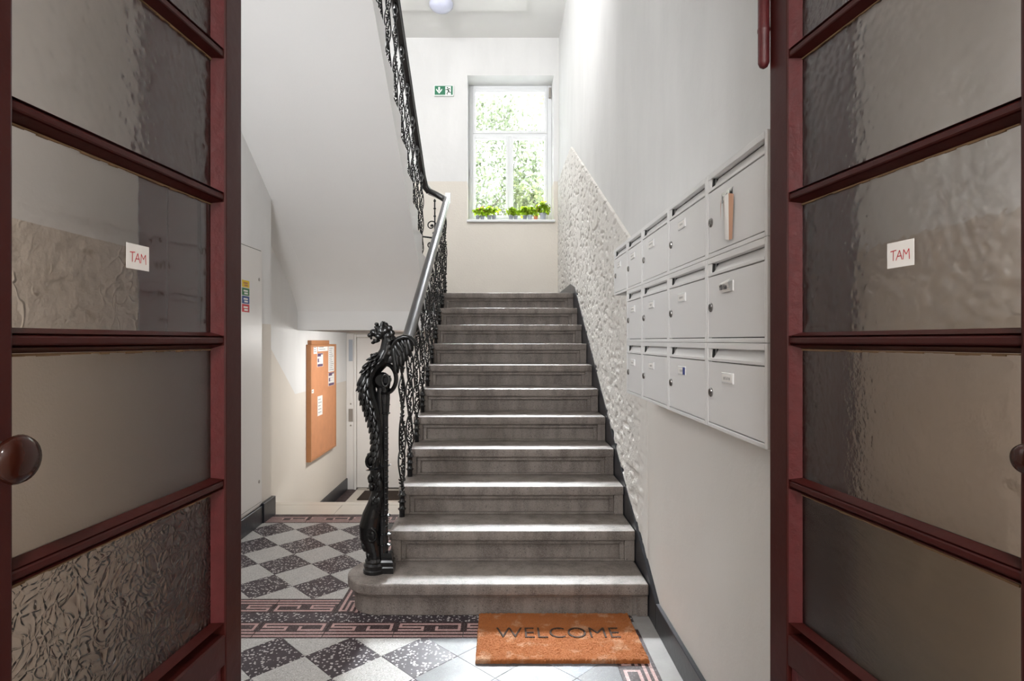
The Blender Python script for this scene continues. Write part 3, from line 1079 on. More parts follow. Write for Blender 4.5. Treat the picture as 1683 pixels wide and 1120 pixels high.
# scroll inside the chest: arch, barrel boss
sc = MB()
pts = [Q(633 + 18 * math.cos(a), 628 - 24 * math.sin(a)) for a in [PI * 1.15 - i * (PI * 1.75) / 30 for i in range(31)]]
sc.tube(pts, [3.6 * K] * 31, 8, sy=2.6, up=(0, 1, 0))
RY = Matrix.Rotation(-PI / 2, 3, 'X')
sc.ell(Q(629, 634), (13 * K, 8 * K, 17 * K))
sc.ell(Q(633, 655), (8 * K, 8 * K, 12 * K))
sc.lathe([(9 * K, -14 * K), (9 * K, 12 * K)], 20, Q(628, 630), Matrix.Rotation(PI / 2, 3, 'X'))
sc.build('scroll_arch', m_iron, newel, local=True, smooth=50)
bo = MB()
pts = [Q(637 + 5.6 * math.cos(i * PI / 12), 630 - 9.5 * math.sin(i * PI / 12), -17 * K) for i in range(24)]
bo.tube(pts, 2.0 * K, 8, closed=True)
bo.lathe([(4.5 * K, 0), (6 * K, 8 * K), (6 * K, 20 * K)], 18, Q(637, 630, -16 * K), RY)
bo.build('boss', m_iron_bal, newel, local=True, smooth=60)

# ringed column at the back
co = MB()
co.tube([Q(628, 632), Q(625, 655), Q(626, 680), Q(627, 700), Q(628, 745)], [6 * K, 7 * K, 6.5 * K, 5.5 * K, 4 * K], 10)
co.tube([Q(627, 690), Q(628, 740), Q(627, 800), Q(628, 860), Q(628, 920)], [5 * K, 4.5 * K, 5 * K, 6 * K, 7 * K], 10)
co.lathe([(5 * K, 2 * K), (5 * K, 255 * K), (6.5 * K, 262 * K), (8 * K, 285 * K), (7 * K, 300 * K), (9 * K, 312 * K), (9 * K, 322 * K)], 14, Q(633, 945))
for z in range(870, 700, -9):
    co.ell(Q(635, z, -4.2 * K), 1.7 * K, None, 6, 4)
    co.ell(Q(637.6, z, -1.5 * K), 1.5 * K, None, 6, 4)
co.build('column', m_iron_bal, newel, local=True, smooth=50)
for py, r in ((645, 9), (656, 7.5), (671, 8), (685, 8), (853, 9), (883, 10), (901, 10)):
    MB().lathe([(4 * K, -2.5 * K), (r * K, -0.4 * K), (r * K, 0.6 * K), (4.5 * K, 3 * K)], 14, Q(633.5, py)).build('ring', m_iron_bal, newel, local=True, smooth=40)

# volute and blade at mid height
vo = MB()
pts = [Q(610 + (8.2 - i * 0.26) * math.cos(i * 0.42 + 1.0), 765 - (11.5 - i * 0.36) * math.sin(i * 0.42 + 1.0)) for i in range(27)]
vo.tube(pts, [3.8 * K - i * 0.05 * K for i in range(27)], 8, sy=1.6, up=(0, 1, 0))
vo.ell(Q(610, 765), (5 * K, 7 * K, 6 * K))
vo.ell(Q(607, 753), (4 * K, 6 * K, 3 * K))
vo.build('volute', m_iron, newel, local=True, smooth=70)
MB().ell(Q(622, 774), (21.5 * K, 15 * K, 2.2 * K), Matrix.Rotation(-0.22, 3, 'Y'), 20, 8).build('blade', m_iron_bal, newel, local=True, smooth=70)

# acanthus leg and scrolled foot
lg = MB()
ll = [(619, 774, 10.5), (618, 788, 11), (622, 802, 10), (621, 818, 11.5), (617, 835, 13.5), (612, 852, 16.5), (608, 870, 17.5), (608, 888, 17), (613, 903, 14.5), (616, 918, 13), (616, 926, 14)]
lg.tube([Q(a, b) for a, b, r in ll], [r * K for a, b, r in ll], 16, up=(0, 1, 0))
for a, b, rx, rz, tl in ((608, 790, 4, 6, 0.3), (610, 803, 4, 6, 0.3), (605, 846, 4.5, 8, 0.5), (600, 858, 4, 9, 0.3), (612, 825, 4, 8, 0.2), (597, 900, 3, 8, -0.4), (624, 800, 4, 10, 0), (622, 830, 4, 12, 0.1), (605, 915, 4, 7, -0.2)):
    for s in (-1, 0, 1):
        lg.ell(Q(a + 3 * abs(s), b + 2 * abs(s), s * 9 * K - 2 * K), (rx * K, 4 * K, rz * K), Matrix.Rotation(tl, 3, 'Y'), 8, 6)
for i in range(9):
    a, b = 611 - 0.9 * i, 786 + 9.5 * i
    for s in (-1.2, -0.4, 0.4):
        lg.ell(Q(a + 7 + 6 * abs(s), b, s * 9 * K), (2.6 * K, 2.6 * K, 7.5 * K), Matrix.Rotation(0.35, 3, 'Y') @ Matrix.Rotation(0.3 * s, 3, 'X'), 6, 6)
for cc, (r1, r2) in (((614, 881), (7, 10)), ((614, 881), (3.2, 5))):
    pts = [Q(cc[0] + r1 * math.cos(i * PI / 10), cc[1] - r2 * math.sin(i * PI / 10), -15.5 * K) for i in range(20)]
    lg.tube(pts, 2.0 * K, 6, closed=True)
lg.ell(Q(614, 881, -14 * K), (6 * K, 4 * K, 9 * K))
lg.build('acanthus_leg', m_iron, newel, local=True, remesh=0.0032, smooth=180)
ba = MB()
ba.lathe([(19 * K, 0), (19 * K, 5 * K), (17 * K, 7 * K), (18 * K, 10 * K), (18 * K, 13 * K), (15 * K, 16 * K), (16 * K, 19 * K), (13 * K, 24 * K)], 22, Q(616, 945))
ba.lathe([(16 * K, 0), (16 * K, 9 * K), (14 * K, 11 * K), (15 * K, 14 * K), (15 * K, 18 * K), (12 * K, 21 * K), (13 * K, 25 * K), (9 * K, 32 * K)], 4, Q(637, 945), Matrix.Rotation(PI / 4, 3, 'Z'))
ba.build('base', m_iron_bal, newel, local=True, smooth=35)

# ------------------------------------------------------------------ glazed doors
def text_mesh(s, name, mat, width, height, depth=0.0, thin=0.0):
    cu = bpy.data.curves.new(name, 'FONT')
    cu.body = s
    cu.extrude = depth
    cu.offset = thin
    o = bpy.data.objects.new(name, cu)
    COL.objects.link(o)
    dg = bpy.context.evaluated_depsgraph_get()
    me = bpy.data.meshes.new_from_object(o.evaluated_get(dg))
    bpy.data.objects.remove(o)
    bpy.data.curves.remove(cu)
    co_ = np.zeros(len(me.vertices) * 3)
    me.vertices.foreach_get('co', co_)
    co_ = co_.reshape(-1, 3)
    mn, mx = co_.min(0), co_.max(0)
    co_[:, 0] = (co_[:, 0] - mn[0]) / (mx[0] - mn[0]) * width
    co_[:, 1] = (co_[:, 1] - mn[1]) / (mx[1] - mn[1]) * height
    me.vertices.foreach_set('co', co_.ravel())
    me.materials.clear()
    me.materials.append(mat)
    me.update()
    return me


DW, DT = 0.590, 0.040           # leaf width and thickness
U0, U1 = 0.078, 0.505           # glass field between the stiles
PITCH = 0.285


def leaf(name, label, hinge, rot, s, kinds, knob_out, ks=1.0):
    """local x along the leaf from the hinge, local y*s away from the viewer's side, z up"""
    d = thing(name, label, 'door', (hinge[0], hinge[1], 0), rot, kind='structure')

    def bx(m, x0, x1, d0, d1, z0, z1):
        a, b = sorted((s * d0, s * d1))
        return m.box(x0, x1, a, b, z0, z1)
    zt, zg1, zg0 = 2.62, H + 4 * PITCH, H - 2 * PITCH
    for a, b in ((0, U0 - 0.018), (U1 + 0.018, DW)):
        bx(MB(), a, b, 0, DT, 0.008, zt).build('stile', m_dark_red, d, local=True, bevel=0.003, seg=2)
    for z0, z1 in ((0.008, 0.13), (zg0 - 0.075, zg0 - 0.014), (zg1 + 0.014, zt)):
        bx(MB(), U0 - 0.018, U1 + 0.018, 0, DT, z0, z1).build('rail', m_dark_red, d, local=True, bevel=0.003)
    for k in range(-1, 4):
        z = H + k * PITCH
        m = MB()
        for dd in (0, 1):
            pass
        a = 0.010
        pr = [(s * 0.004, z - 0.005), (s * 0.004, z + 0.005), (s * 0.012, z + a), (s * (DT - 0.012), z + a), (s * (DT - 0.004), z + 0.005), (s * (DT - 0.004), z - 0.005), (s * (DT - 0.012), z - a), (s * 0.012, z - a)]
        m.prism(pr, 'x', U0 - 0.018, U1 + 0.018)
        m.build('glazing_bar', m_dark_red, d, local=True, bevel=0.0015)
    # bottom panel
    pz1 = zg0 - 0.075
    bx(MB(), U0 - 0.018, U1 + 0.018, 0.016, DT - 0.010, 0.13, pz1).build('bottom_panel', m_dark_red, d, local=True)
    mm = MB()
    for (x0, x1, z0, z1) in ((U0 - 0.018, U0 + 0.004, 0.13, pz1), (U1 - 0.004, U1 + 0.018, 0.13, pz1), (U0, U1, 0.13, 0.15), (U0, U1, pz1 - 0.02, pz1)):
        bx(mm, x0, x1, 0.008, 0.018, z0, z1)
    mm.build('panel_moulding', m_red_lit, d, local=True, bevel=0.003)
    for k in range(-2, 4):
        z0, z1 = H + k * PITCH + 0.013, H + (k + 1) * PITCH - 0.013
        p = bx(MB(), U0 - 0.008, U1 + 0.008, 0.021, 0.0245, z0 - 0.006, z1 + 0.006).build('pane', kinds[k + 2], d, local=True)
        for flip in (0, 1):
            q, q2 = MB(), MB()
            fa, fb = ((0.0035, 0.021) if not flip else (DT - 0.0035, 0.0245))
            # beads with sloping faces down to the glass; wide beside the stiles, thin along the bars
            def bead(x0, x1, z0_, z1_, ix0, ix1, iz0, iz1):
                y0_, y1_ = s * fa, s * fb
                o_ = [(x0, y0_, z0_), (x1, y0_, z0_), (x1, y0_, z1_), (x0, y0_, z1_)]
                i_ = [(ix0, y1_, iz0), (ix1, y1_, iz0), (ix1, y1_, iz1), (ix0, y1_, iz1)]
                ob = [(x, y1_, z) for x, y, z in o_]
                q.add(o_ + i_ + ob, [(1, 2, 6, 5), (3, 0, 4, 7), (1, 2, 10, 9), (3, 0, 8, 11)])
                q2.add(o_ + i_ + ob, [(0, 1, 5, 4), (2, 3, 7, 6), (0, 1, 9, 8), (2, 3, 11, 10)])
            bead(U0 - 0.018, U1 + 0.018, z0 - 0.004, z1 + 0.004, U0, U1, z0 + 0.003, z1 - 0.003)
            q.build('glazing_bead', m_red_lit if not flip else m_dark_red, p, local=True)  # stile beads on the viewer's side get the lit red
            q2.build('glazing_bead', m_dark_red, p, local=True)
    for k in range(-1, 4):
        z = H + k * PITCH
        pu = MB()
        rp = random.Random(k + (5 if s > 0 else 50))
        n = 24
        for i in range(n):
            xa, xb = U0 + (U1 - U0) * i / n, U0 + (U1 - U0) * (i + 1) / n
            e = rp.uniform(0.0008, 0.0034)
            a, b = sorted((s * 0.0185, s * 0.0212))
            pu.box(xa, xb, a, b, z - 0.0172 - e, z - 0.0168)
        pu.build('putty', m_putty, d, local=True)
    # knob on a rosette
    z, u = 1.252, 0.552
    R = Matrix.Rotation(PI / 2 * (1 if s > 0 else -1), 3, 'X')
    kb = MB().lathe([(r_ * ks, h_) for r_, h_ in ((0.021, 0), (0.021, 0.004), (0.012, 0.008), (0.010, knob_out * 0.5), (0.016, knob_out * 0.62), (0.026, knob_out * 0.8), (0.0285, knob_out * 0.97), (0.026, knob_out * 1.12), (0.017, knob_out * 1.22), (0.004, knob_out * 1.25))],
                    28, (u, 0, z), R)
    kb.build('door_knob', m_knob, d, local=True, smooth=50)
    # hinge barrels at the hinge edge
    for z0 in ((0.25, 1.957) if s > 0 else (0.25, 2.16)):
        h_ = MB().lathe([(0.002, z0), (0.008, z0 + 0.004), (0.0115, z0 + 0.012), (0.0115, z0 + 0.075), (0.0125, z0 + 0.078), (0.0125, z0 + 0.083), (0.0115, z0 + 0.086), (0.0115, z0 + 0.15), (0.008, z0 + 0.158), (0.002, z0 + 0.162)], 14, (-0.004, -s * 0.011, 0))
        h_.build('hinge', m_red_lit, d, local=True, smooth=50)
    return d


door_l = leaf('door_1', 'left leaf of the dark red glazed door with brown knob', (-0.540, 1.22), math.radians(-94.7), -1,
              [g_floral, g_frost, g_wavy, g_hammer, g_ripple, g_hammer], 0.036)
door_r = leaf('door_2', 'right leaf of the dark red glazed door with hinge', (0.563, 1.22), math.radians(-83.3), 1,
              [g_smoky, g_ripple, g_hammer, g_hammer, g_ripple, g_hammer], 0.026, 0.62)
dfm = MB()
dfm.box(-RX, -0.588, 1.228, 1.30, 0, 2.74).box(0.614, RX - 0.012, 1.228, 1.30, 0, 2.74)
dfm.box(-0.70, -0.63, 1.22, 1.23, 0.2, 2.6).box(0.65, 0.70, 1.22, 1.23, 0.2, 2.6)
dfm.box(-0.588, 0.614, 1.228, 1.30, 2.64, 2.74)
struct('trim_3', dfm, m_dark_red, 'dark red frame around the glazed double door', 'door frame', bevel=0.004)


def tam(door, s, u, z, tilt, strokes, label):
    """small square of paper stuck on the glass with red pencil letters"""
    Wd = WM[door]
    w, h = 0.052, 0.040
    root = thing('paper_note', label, 'note', Wd @ Vector((u, s * 0.0195, z)), door.rotation_euler.z)
    MB().prism([(-w / 2, -h / 2), (w / 2, -h / 2), (w / 2, h / 2), (-w / 2, h / 2)], 'y', s * -0.0002, s * 0.0004).build('paper', m_paper, root, local=True)
    lt = MB()
    for (x0, y0), (x1, y1) in strokes:
        # strokes are drawn left to right as seen by the viewer; on the left leaf local x runs right to left
        f = -1 if s < 0 else 1
        a, b = Vector((f * x0, 0, y0)), Vector((f * x1, 0, y1))
        d = (b - a).normalized()
        n = Vector((-d.z, 0, d.x)) * 0.0007
        yy = Vector((0, -s * 0.0006, 0))
        lt.add([a - n + yy, b - n + yy, b + n + yy, a + n + yy], [(0, 1, 2, 3)])
    lt.build('lettering', m_inkred, root, local=True)
    return root


ST = [((-0.019, 0.006), (-0.007, 0.007)), ((-0.013, 0.006), (-0.0135, -0.009)),
      ((-0.008, -0.009), (-0.001, 0.006)), ((-0.001, 0.006), (0.004, -0.009)), ((-0.005, -0.003), (0.003, -0.003)),
      ((0.006, -0.009), (0.007, 0.006)), ((0.007, 0.006), (0.012, -0.002)), ((0.012, -0.002), (0.017, 0.006)), ((0.017, 0.006), (0.018, -0.010))]
tam(door_l, -1, 0.283, H + 0.134, 0, ST, 'white paper note with red letters stuck on the left door glass')
tam(door_r, 1, 0.320, H + 0.134, 0, ST, 'white paper note with red letters stuck on the right door glass')

# ------------------------------------------------------------------ mailboxes
MX = 0.60                       # front plane
MH = 0.2415
MZ = [1.6235, 1.382, 1.1405]     # bottoms of the rows
MYS = [1.312, 1.700, 2.088, 2.476, 2.770, 3.075]


def mailbox(y0, y1, z0, label, style):
    r = thing('mailbox', label, 'mailbox', (RX - 0.004, (y0 + y1) / 2, z0), group='grey wall mailboxes')
    h = MH
    g = 0.0006
    a, b = y0 + g, y1 - g
    # shell: four sides, back, front rim
    bd = MB()
    bd.box(MX + 0.006, RX - 0.004, a, b, z0 + g, z0 + 0.010).box(MX + 0.006, RX - 0.004, a, b, z0 + h - 0.010, z0 + h - g)
    bd.box(MX + 0.006, RX - 0.004, a, a + 0.004, z0 + 0.010, z0 + h - 0.010).box(MX + 0.006, RX - 0.004, b - 0.004, b, z0 + 0.010, z0 + h - 0.010)
    bd.box(RX - 0.008, RX - 0.004, a + 0.004, b - 0.004, z0 + 0.010, z0 + h - 0.010)
    bd.box(MX, MX + 0.018, a, a + 0.013, z0 + g, z0 + h - g).box(MX, MX + 0.018, b - 0.013, b, z0 + g, z0 + h - g)
    bd.box(MX, MX + 0.018, a + 0.013, b - 0.013, z0 + h - 0.017, z0 + h - g).box(MX, MX + 0.018, a + 0.013, b - 0.013, z0 + g, z0 + 0.012)
    bd.box(MX, MX + 0.018, a + 0.013, b - 0.013, z0 + h - 0.052, z0 + h - 0.043)
    bd.box(MX + 0.001, MX + 0.018, b - 0.034, b - 0.013, z0 + h - 0.044, z0 + h - 0.017)
    bd.build('body', m_box, r, bevel=0.0012)
    # slot flap, leaning inwards; a black wedge paints the shade at its far end
    fl = MB()
    ya, yb = a + 0.013, b - 0.044
    MB().prism([(b - 0.0440, z0 + h - 0.0425), (b - 0.0345, z0 + h - 0.0425), (b - 0.0345, z0 + h - 0.036), (b - 0.0400, z0 + h - 0.018), (b - 0.0440, z0 + h - 0.018)], 'x', MX + 0.0045, MX + 0.010).build('slot_gap_shade', m_black, r)
    fl.prism([(MX + 0.020, z0 + h - 0.017), (MX + 0.024, z0 + h - 0.017), (MX + 0.008, z0 + h - 0.046), (MX + 0.004, z0 + h - 0.046)], 'y', ya, yb)
    fl.build('slot_flap', m_box, r)
    MB().box(MX + 0.026, MX + 0.03, a + 0.013, b - 0.013, z0 + h - 0.05, z0 + h - 0.012).build('slot_inside_shade', m_black, r)  # black sheet stands in for the shade inside the slot
    # door
    dr = MB().box(MX + 0.0015, MX + 0.014, a + 0.0155, b - 0.0155, z0 + 0.0145, z0 + h - 0.0545)
    dr_o = dr.build('door', m_box, r, bevel=0.0012)
    MB().box(MX + 0.012, MX + 0.018, a + 0.012, b - 0.012, z0 + 0.011, z0 + h - 0.05).build('gap_shadow', m_black, r)
    # lock
    ly, lz = b - 0.036, z0 + 0.100
    RL = Matrix.Rotation(-PI / 2, 3, 'Y')
    lk = MB().lathe([(0.0132, 0), (0.0132, 0.003), (0.0105, 0.0055), (0.0098, 0.0055)], 18, (MX + 0.0018, ly, lz), RL)
    lk_o = lk.build('lock', m_lock, dr_o, smooth=40)
    MB().box(MX - 0.0042, MX - 0.0035, ly - 0.0012, ly + 0.0012, lz - 0.005, lz + 0.005).build('keyhole', m_black, dr_o)
    # name plate
    w = b - a
    py = b - 0.125 - 0.034 if w > 0.35 else b - 0.095 - 0.034
    pz = z0 + 0.148
    q = MB()
    q.box(MX - 0.0022, MX + 0.002, py - 0.038, py + 0.038, pz - 0.014, pz + 0.014)
    q_o = q.build('name_plate', m_plastic if style != 'torn' else m_chrome, dr_o, bevel=0.001)
    card = MB().box(MX - 0.0028, MX - 0.002, py - 0.034, py + 0.034, pz - 0.010, pz + 0.010)
    if style == 'popped':
        card = MB()
        ps = [(MX - 0.003, 0.014), (MX - 0.010, 0.007), (MX - 0.006, -0.004), (MX - 0.003, -0.014)]
        for (xa, za), (xb, zb) in zip(ps, ps[1:]):
            card.add([(xa, py + 0.040, pz + za), (xa - 0.006, py - 0.040, pz + za * 1.3), (xb - 0.006, py - 0.040, pz + zb), (xb, py + 0.040, pz + zb)], [(0, 1, 2, 3)])
    if style == 'torn':
        card = MB()
        ps = [(0.040, 0.010, -0.016), (0.030, 0.004, -0.006), (0.0, 0.008, -0.002), (-0.030, 0.013, 0.000), (-0.040, 0.018, -0.006)]
        for (ya_, ta, ba_), (yb_, tb, bb_) in zip(ps, ps[1:]):
            card.add([(MX - 0.004, py + ya_, pz + ta), (MX - 0.007, py + yb_, pz + tb), (MX - 0.007, py + yb_, pz + bb_ - 0.008), (MX - 0.004, py + ya_, pz + ba_ - 0.004)], [(0, 1, 2, 3)])
    card.build('card', m_paper if style != 'torn' else m_chrome, dr_o)
    # illegible print, as in the photograph: little strokes
    if style not in ('torn', 'blank'):
        tx = MB()
        rn = random.Random(int(y0 * 100 + z0 * 1000))
        n = {'popped': 6, 'double': 5}.get(style, rn.randint(5, 8))
        lh = 0.0075 if style == 'popped' else 0.0038
        lw = 0.0085 if style == 'popped' else 0.0066
        st = lw * n / 2
        for i in range(n):
            c = py + st - lw * (i + 0.5)
            x = MX - 0.0032 - (0.0095 if style == 'popped' else 0)
            for dy in (-0.3, 0.25):
                tx.box(x, x + 0.0003, c + dy * lw - lw * 0.07, c + dy * lw + lw * 0.07, pz - lh, pz + lh * rn.uniform(0.5, 1))
            tx.box(x, x + 0.0003, c - 0.3 * lw, c + 0.3 * lw, pz - lh * rn.choice((-0.6, 0.1, 1.0)) - 0.0006, pz - lh * rn.choice((-0.6, 0.1)) + 0.0006)
        tx.build('print', m_ink if style == 'popped' else m_ink_grey, dr_o)
        if style == 'double':
            MB().box(MX - 0.0034, MX - 0.0028, py - 0.040, py - 0.018, pz - 0.012, pz + 0.012).build('blue_label', m_blue, dr_o)
    return r


MAIL = {
    (0, 0): ('torn', 'top mailbox nearest the right door, torn label and hanging card sleeve'),
    (0, 1): ('plain', 'top row mailbox second from the right door, clear name plate'),
    (0, 2): ('plain', 'top row mailbox third from the right door'),
    (0, 3): ('plain', 'narrow mailbox in the top row, second from the stair end'),
    (0, 4): ('plain', 'mailbox alone at the stair end of the top row, nothing below it'),
    (1, 0): ('popped', 'middle row mailbox nearest the right door, bulging white paper label'),
    (1, 1): ('plain', 'middle row mailbox second from the right door, faint name plate'),
    (1, 2): ('plain', 'middle row mailbox third from the right door'),
    (1, 3): ('plain', 'narrow mailbox at the stair end of the middle row'),
    (2, 0): ('plain', 'bottom row mailbox nearest the right door, framed printed name plate'),
    (2, 1): ('double', 'bottom row mailbox second from the right door, label with blue mark'),
    (2, 2): ('plain', 'bottom row mailbox third from the right door'),
    (2, 3): ('plain', 'narrow mailbox at the stair end of the bottom row'),
}
for (rr, cc), (sty, lab) in MAIL.items():
    mailbox(MYS[cc], MYS[cc + 1], MZ[rr], lab, sty)

# the card sleeve hanging from the torn label
sl = thing('card_sleeve', 'folded clear paper sleeve with orange card hanging on the top mailbox', 'leaflet', (MX - 0.006, 1.515, 1.75))
m = MB()
m.add([(MX - 0.004, 1.562, 1.752), (MX - 0.018, 1.520, 1.764), (MX - 0.010, 1.528, 1.652), (MX - 0.004, 1.552, 1.658)], [(0, 1, 2, 3)])
m.add([(MX - 0.018, 1.520, 1.764), (MX - 0.012, 1.504, 1.768), (MX - 0.008, 1.512, 1.648), (MX - 0.010, 1.528, 1.652)], [(0, 1, 2, 3)])
m.build('sleeve', m_paper, sl)
MB().add([(MX - 0.012, 1.504, 1.768), (MX - 0.002, 1.496, 1.764), (MX - 0.002, 1.505, 1.650), (MX - 0.008, 1.512, 1.648)], [(0, 1, 2, 3)]).build('sleeve_side', m_cardboard, sl)
MB().add([(MX - 0.0125, 1.557, 1.750), (MX - 0.0235, 1.524, 1.759), (MX - 0.0175, 1.543, 1.706)], [(0, 1, 2)]).build('orange_card', m_orange, sl)

# ------------------------------------------------------------------ welcome mat
mat_t = thing('doormat', 'orange coir doormat reading WELCOME before the first step', 'doormat', (0.268, 2.725, 0.0))
mx0, mx1, my0, my1 = -0.105, 0.640, 2.505, 2.935
nx, ny = 150, 86
gx = np.linspace(mx0, mx1, nx)
gy = np.linspace(my0, my1, ny)
rng = np.random.default_rng(3)
zz = 0.0185 + rng.uniform(-0.0022, 0.0022, (ny, nx))
vs, fs = [], []
for j in range(ny):
    for i in range(nx):
        ex = rng.uniform(-0.002, 0.002) if i in (0, nx - 1) else 0
        ey_ = rng.uniform(-0.002, 0.002) if j in (0, ny - 1) else 0
        vs.append((gx[i] + ex + rng.uniform(-.001, .001), gy[j] + ey_, float(zz[j, i]) - (0.004 if (i in (0, nx - 1) or j in (0, ny - 1)) else 0)))
for j in range(ny - 1):
    for i in range(nx - 1):
        a = j * nx + i
        fs.append((a, a + 1, a + nx + 1, a + nx))
ring = [i for i in range(nx)] + [j * nx + nx - 1 for j in range(1, ny)] + [(ny - 1) * nx + i for i in range(nx - 2, -1, -1)] + [j * nx for j in range(ny - 2, 0, -1)]
b0 = len(vs)
for i in ring: vs.append((vs[i][0], vs[i][1], 0.001))
for i in range(len(ring)):
    j = (i + 1) % len(ring)
    fs.append((ring[i], ring[j], b0 + j, b0 + i))
MB().add(vs, fs).build('mat_pile', m_coir, mat_t)
MB().box(mx0 + 0.003, mx1 - 0.003, my0 + 0.003, my1 - 0.003, 0.0005, 0.004).build('backing', m_black, mat_t)
m_matink = M('mat_lettering_brown', (0.035, 0.016, 0.008), 0.9, var=0.4, vscale=120)
me = text_mesh('WELCOME', 'lettering', m_matink, 0.575, 0.092, 0.002, -0.014)
o = link('lettering', me, mat_t, loc=(-0.018, 2.688, 0.0195))

# ------------------------------------------------------------------ left wall: cabinet, cork board, notices
cab = thing('wall_cabinet', 'tall flush white cabinet door in the hall wall with coloured stickers', 'cabinet', (LXN, 3.85, 0.15))
MB().box(LXN, LXN + 0.006, 3.2, 4.45, 0.142, 2.078).build('frame', m_white_metal, cab, bevel=0.002)
MB().box(LXN + 0.006, LXN + 0.0065, 3.21, 4.431, 0.164, 2.068).build('gap_shadow', m_black, cab)
cd = MB().box(LXN + 0.006, LXN + 0.014, 3.215, 4.425, 0.17, 2.062).build('door', m_white_metal, cab, bevel=0.002)
for z in (1.845, 0.33):
    MB().lathe([(0.013, 0), (0.013, 0.003), (0.009, 0.004)], 14, (LXN + 0.0135, 4.375, z), Matrix.Rotation(PI / 2, 3, 'Y')).build('lock', m_steel, cd)
for lab, mt, z0, z1 in (('yellow sticker', m_yellow, 1.765, 1.815), ('green sticker', m_sgreen, 1.708, 1.760), ('dark blue sticker', m_sblue, 1.650, 1.703), ('red sticker', m_sred, 1.590, 1.645)):
    st = MB().box(LXN + 0.014, LXN + 0.0146, 4.085, 4.205, z0, z1).build('sticker', mt, cd)
    st['label'] = lab
    ln = MB()
    for q in range(2):
        zc = z0 + (z1 - z0) * (0.62 - 0.34 * q)
        ln.box(LXN + 0.0146, LXN + 0.0149, 4.11 + 0.012 * q, 4.18, zc - 0.006, zc + 0.006)
    ln.build('print', m_paper if mt is not m_yellow else m_frame, st)

CX = -1.955                      # face of the cork
cork = thing('cork_board', 'tall orange cork notice board in a thin frame', 'notice board', (LXF + 0.02, 6.48, 0.14))
cy0, cy1, cz0, cz1 = 6.02, 6.95, 0.13, 1.345
MB().box(LXF + 0.002, CX, cy0 + 0.02, cy1 - 0.02, cz0 + 0.02, cz1 - 0.02).build('panel', m_cork, cork)
f = MB()
f.box(LXF, CX + 0.006, cy0, cy0 + 0.025, cz0, cz1).box(LXF, CX + 0.006, cy1 - 0.025, cy1, cz0, cz1)
f.box(LXF, CX + 0.006, cy0 + 0.025, cy1 - 0.025, cz1 - 0.025, cz1).box(LXF, CX + 0.006, cy0 + 0.025, cy1 - 0.025, cz0, cz0 + 0.025)
f.build('frame', m_frame, cork, bevel=0.003)
tag(MB().box(LXF, CX - 0.005, 6.07, 6.70, cz1, cz1 + 0.045).build('wooden_batten', m_frame, bevel=0.003), 'narrow wooden batten lying on top of the cork board', 'batten')


def pin(px0, py0, px1, py1, label, rows=None, bands=None, tilt=0):
    x = CX + 0.0015
    ya, yb = -x * F / (VX - px0), -x * F / (VX - px1)
    yc = (ya + yb) / 2
    z1, z0 = H + (VY - py0) / F * yc, H + (VY - py1) / F * yc
    r = thing('notice', label, 'notice', (x, yc, z0), group='papers on the cork board')
    MB().box(CX + 0.0003, x, ya, yb, z0, z1).build('paper', m_paper, r)
    if rows:
        t = MB()
        for i in range(rows):
            zc = z1 - (z1 - z0) * (i + 1) / (rows + 1)
            t.box(x, x + 0.0003, ya + (yb - ya) * 0.12, ya + (yb - ya) * random.uniform(0.55, 0.88), zc - 0.003, zc + 0.002)
        t.build('print', m_ink if not bands else m_ink_grey, r)
    if bands:
        t = MB()
        for a, b, c, d in bands:
            t.box(x, x + 0.0004, ya + (yb - ya) * a, ya + (yb - ya) * b, z0 + (z1 - z0) * c, z0 + (z1 - z0) * d)
        t.build('purple_print', m_purple, r)


BANDS = [(0.05, 0.95, 0.90, 0.99), (0.05, 0.62, 0.76, 0.90), (0.08, 0.28, 0.34, 0.62), (0.05, 0.95, 0.02, 0.20)]
pin(515.5, 568, 521.3, 582, 'small white slip at the upper left of the cork board', rows=3)
pin(522.5, 567.5, 538.8, 577.5, 'wide white slip along the top of the cork board', rows=2)
pin(521.5, 581, 531, 603, 'purple and white notice below the wide slip', rows=4, bands=BANDS)
pin(539.8, 569.5, 549.3, 611, 'tall white printed list at the upper right of the cork board', rows=12)
pin(539.8, 612.5, 549.3, 634, 'purple and white notice under the tall list', rows=4, bands=BANDS)
pin(512.3, 640.5, 515.8, 646.8, 'tiny slip at the left edge of the cork board', rows=1)
pin(522, 651, 530, 683, 'narrow white paper low in the middle of the cork board', rows=5)

# white metal door at the end of the passage
dd = thing('door_3', 'white metal door at the end of the lower passage', 'door', (-1.4, BY - 0.02, ZL), kind='structure')
f = MB()
f.box(-1.90, -1.865, BY - 0.03, BY + 0.01, ZL, 1.47).box(-0.93, -0.89, BY - 0.03, BY + 0.01, ZL, 1.47).box(-1.865, -0.93, BY - 0.03, BY + 0.01, 1.43, 1.47)
f.box(-1.998, -1.90, BY - 0.016, BY + 0.01, ZL, 1.48)
f.build('door_frame', m_white_metal, dd, bevel=0.004)
MB().box(-1.860, -0.935, BY - 0.022, BY, ZL + 0.03, 1.425).build('door_leaf', m_white_metal, dd, bevel=0.004)
MB().box(-1.865, -0.93, BY - 0.035, BY, ZL, ZL + 0.028).build('threshold', m_chrome, dd)
MB().box(-1.965, -1.915, BY - 0.020, BY - 0.015, 1.12, 1.40).build('glass_strip', m_pot_light, dd)
cp = thing('call_panel', 'small steel call button plate beside the white door', 'call panel', (-1.94, BY - 0.018, 0.40))
MB().box(-1.968, -1.912, BY - 0.022, BY - 0.016, 0.335, 0.50).build('plate', m_steel, cp, bevel=0.002)
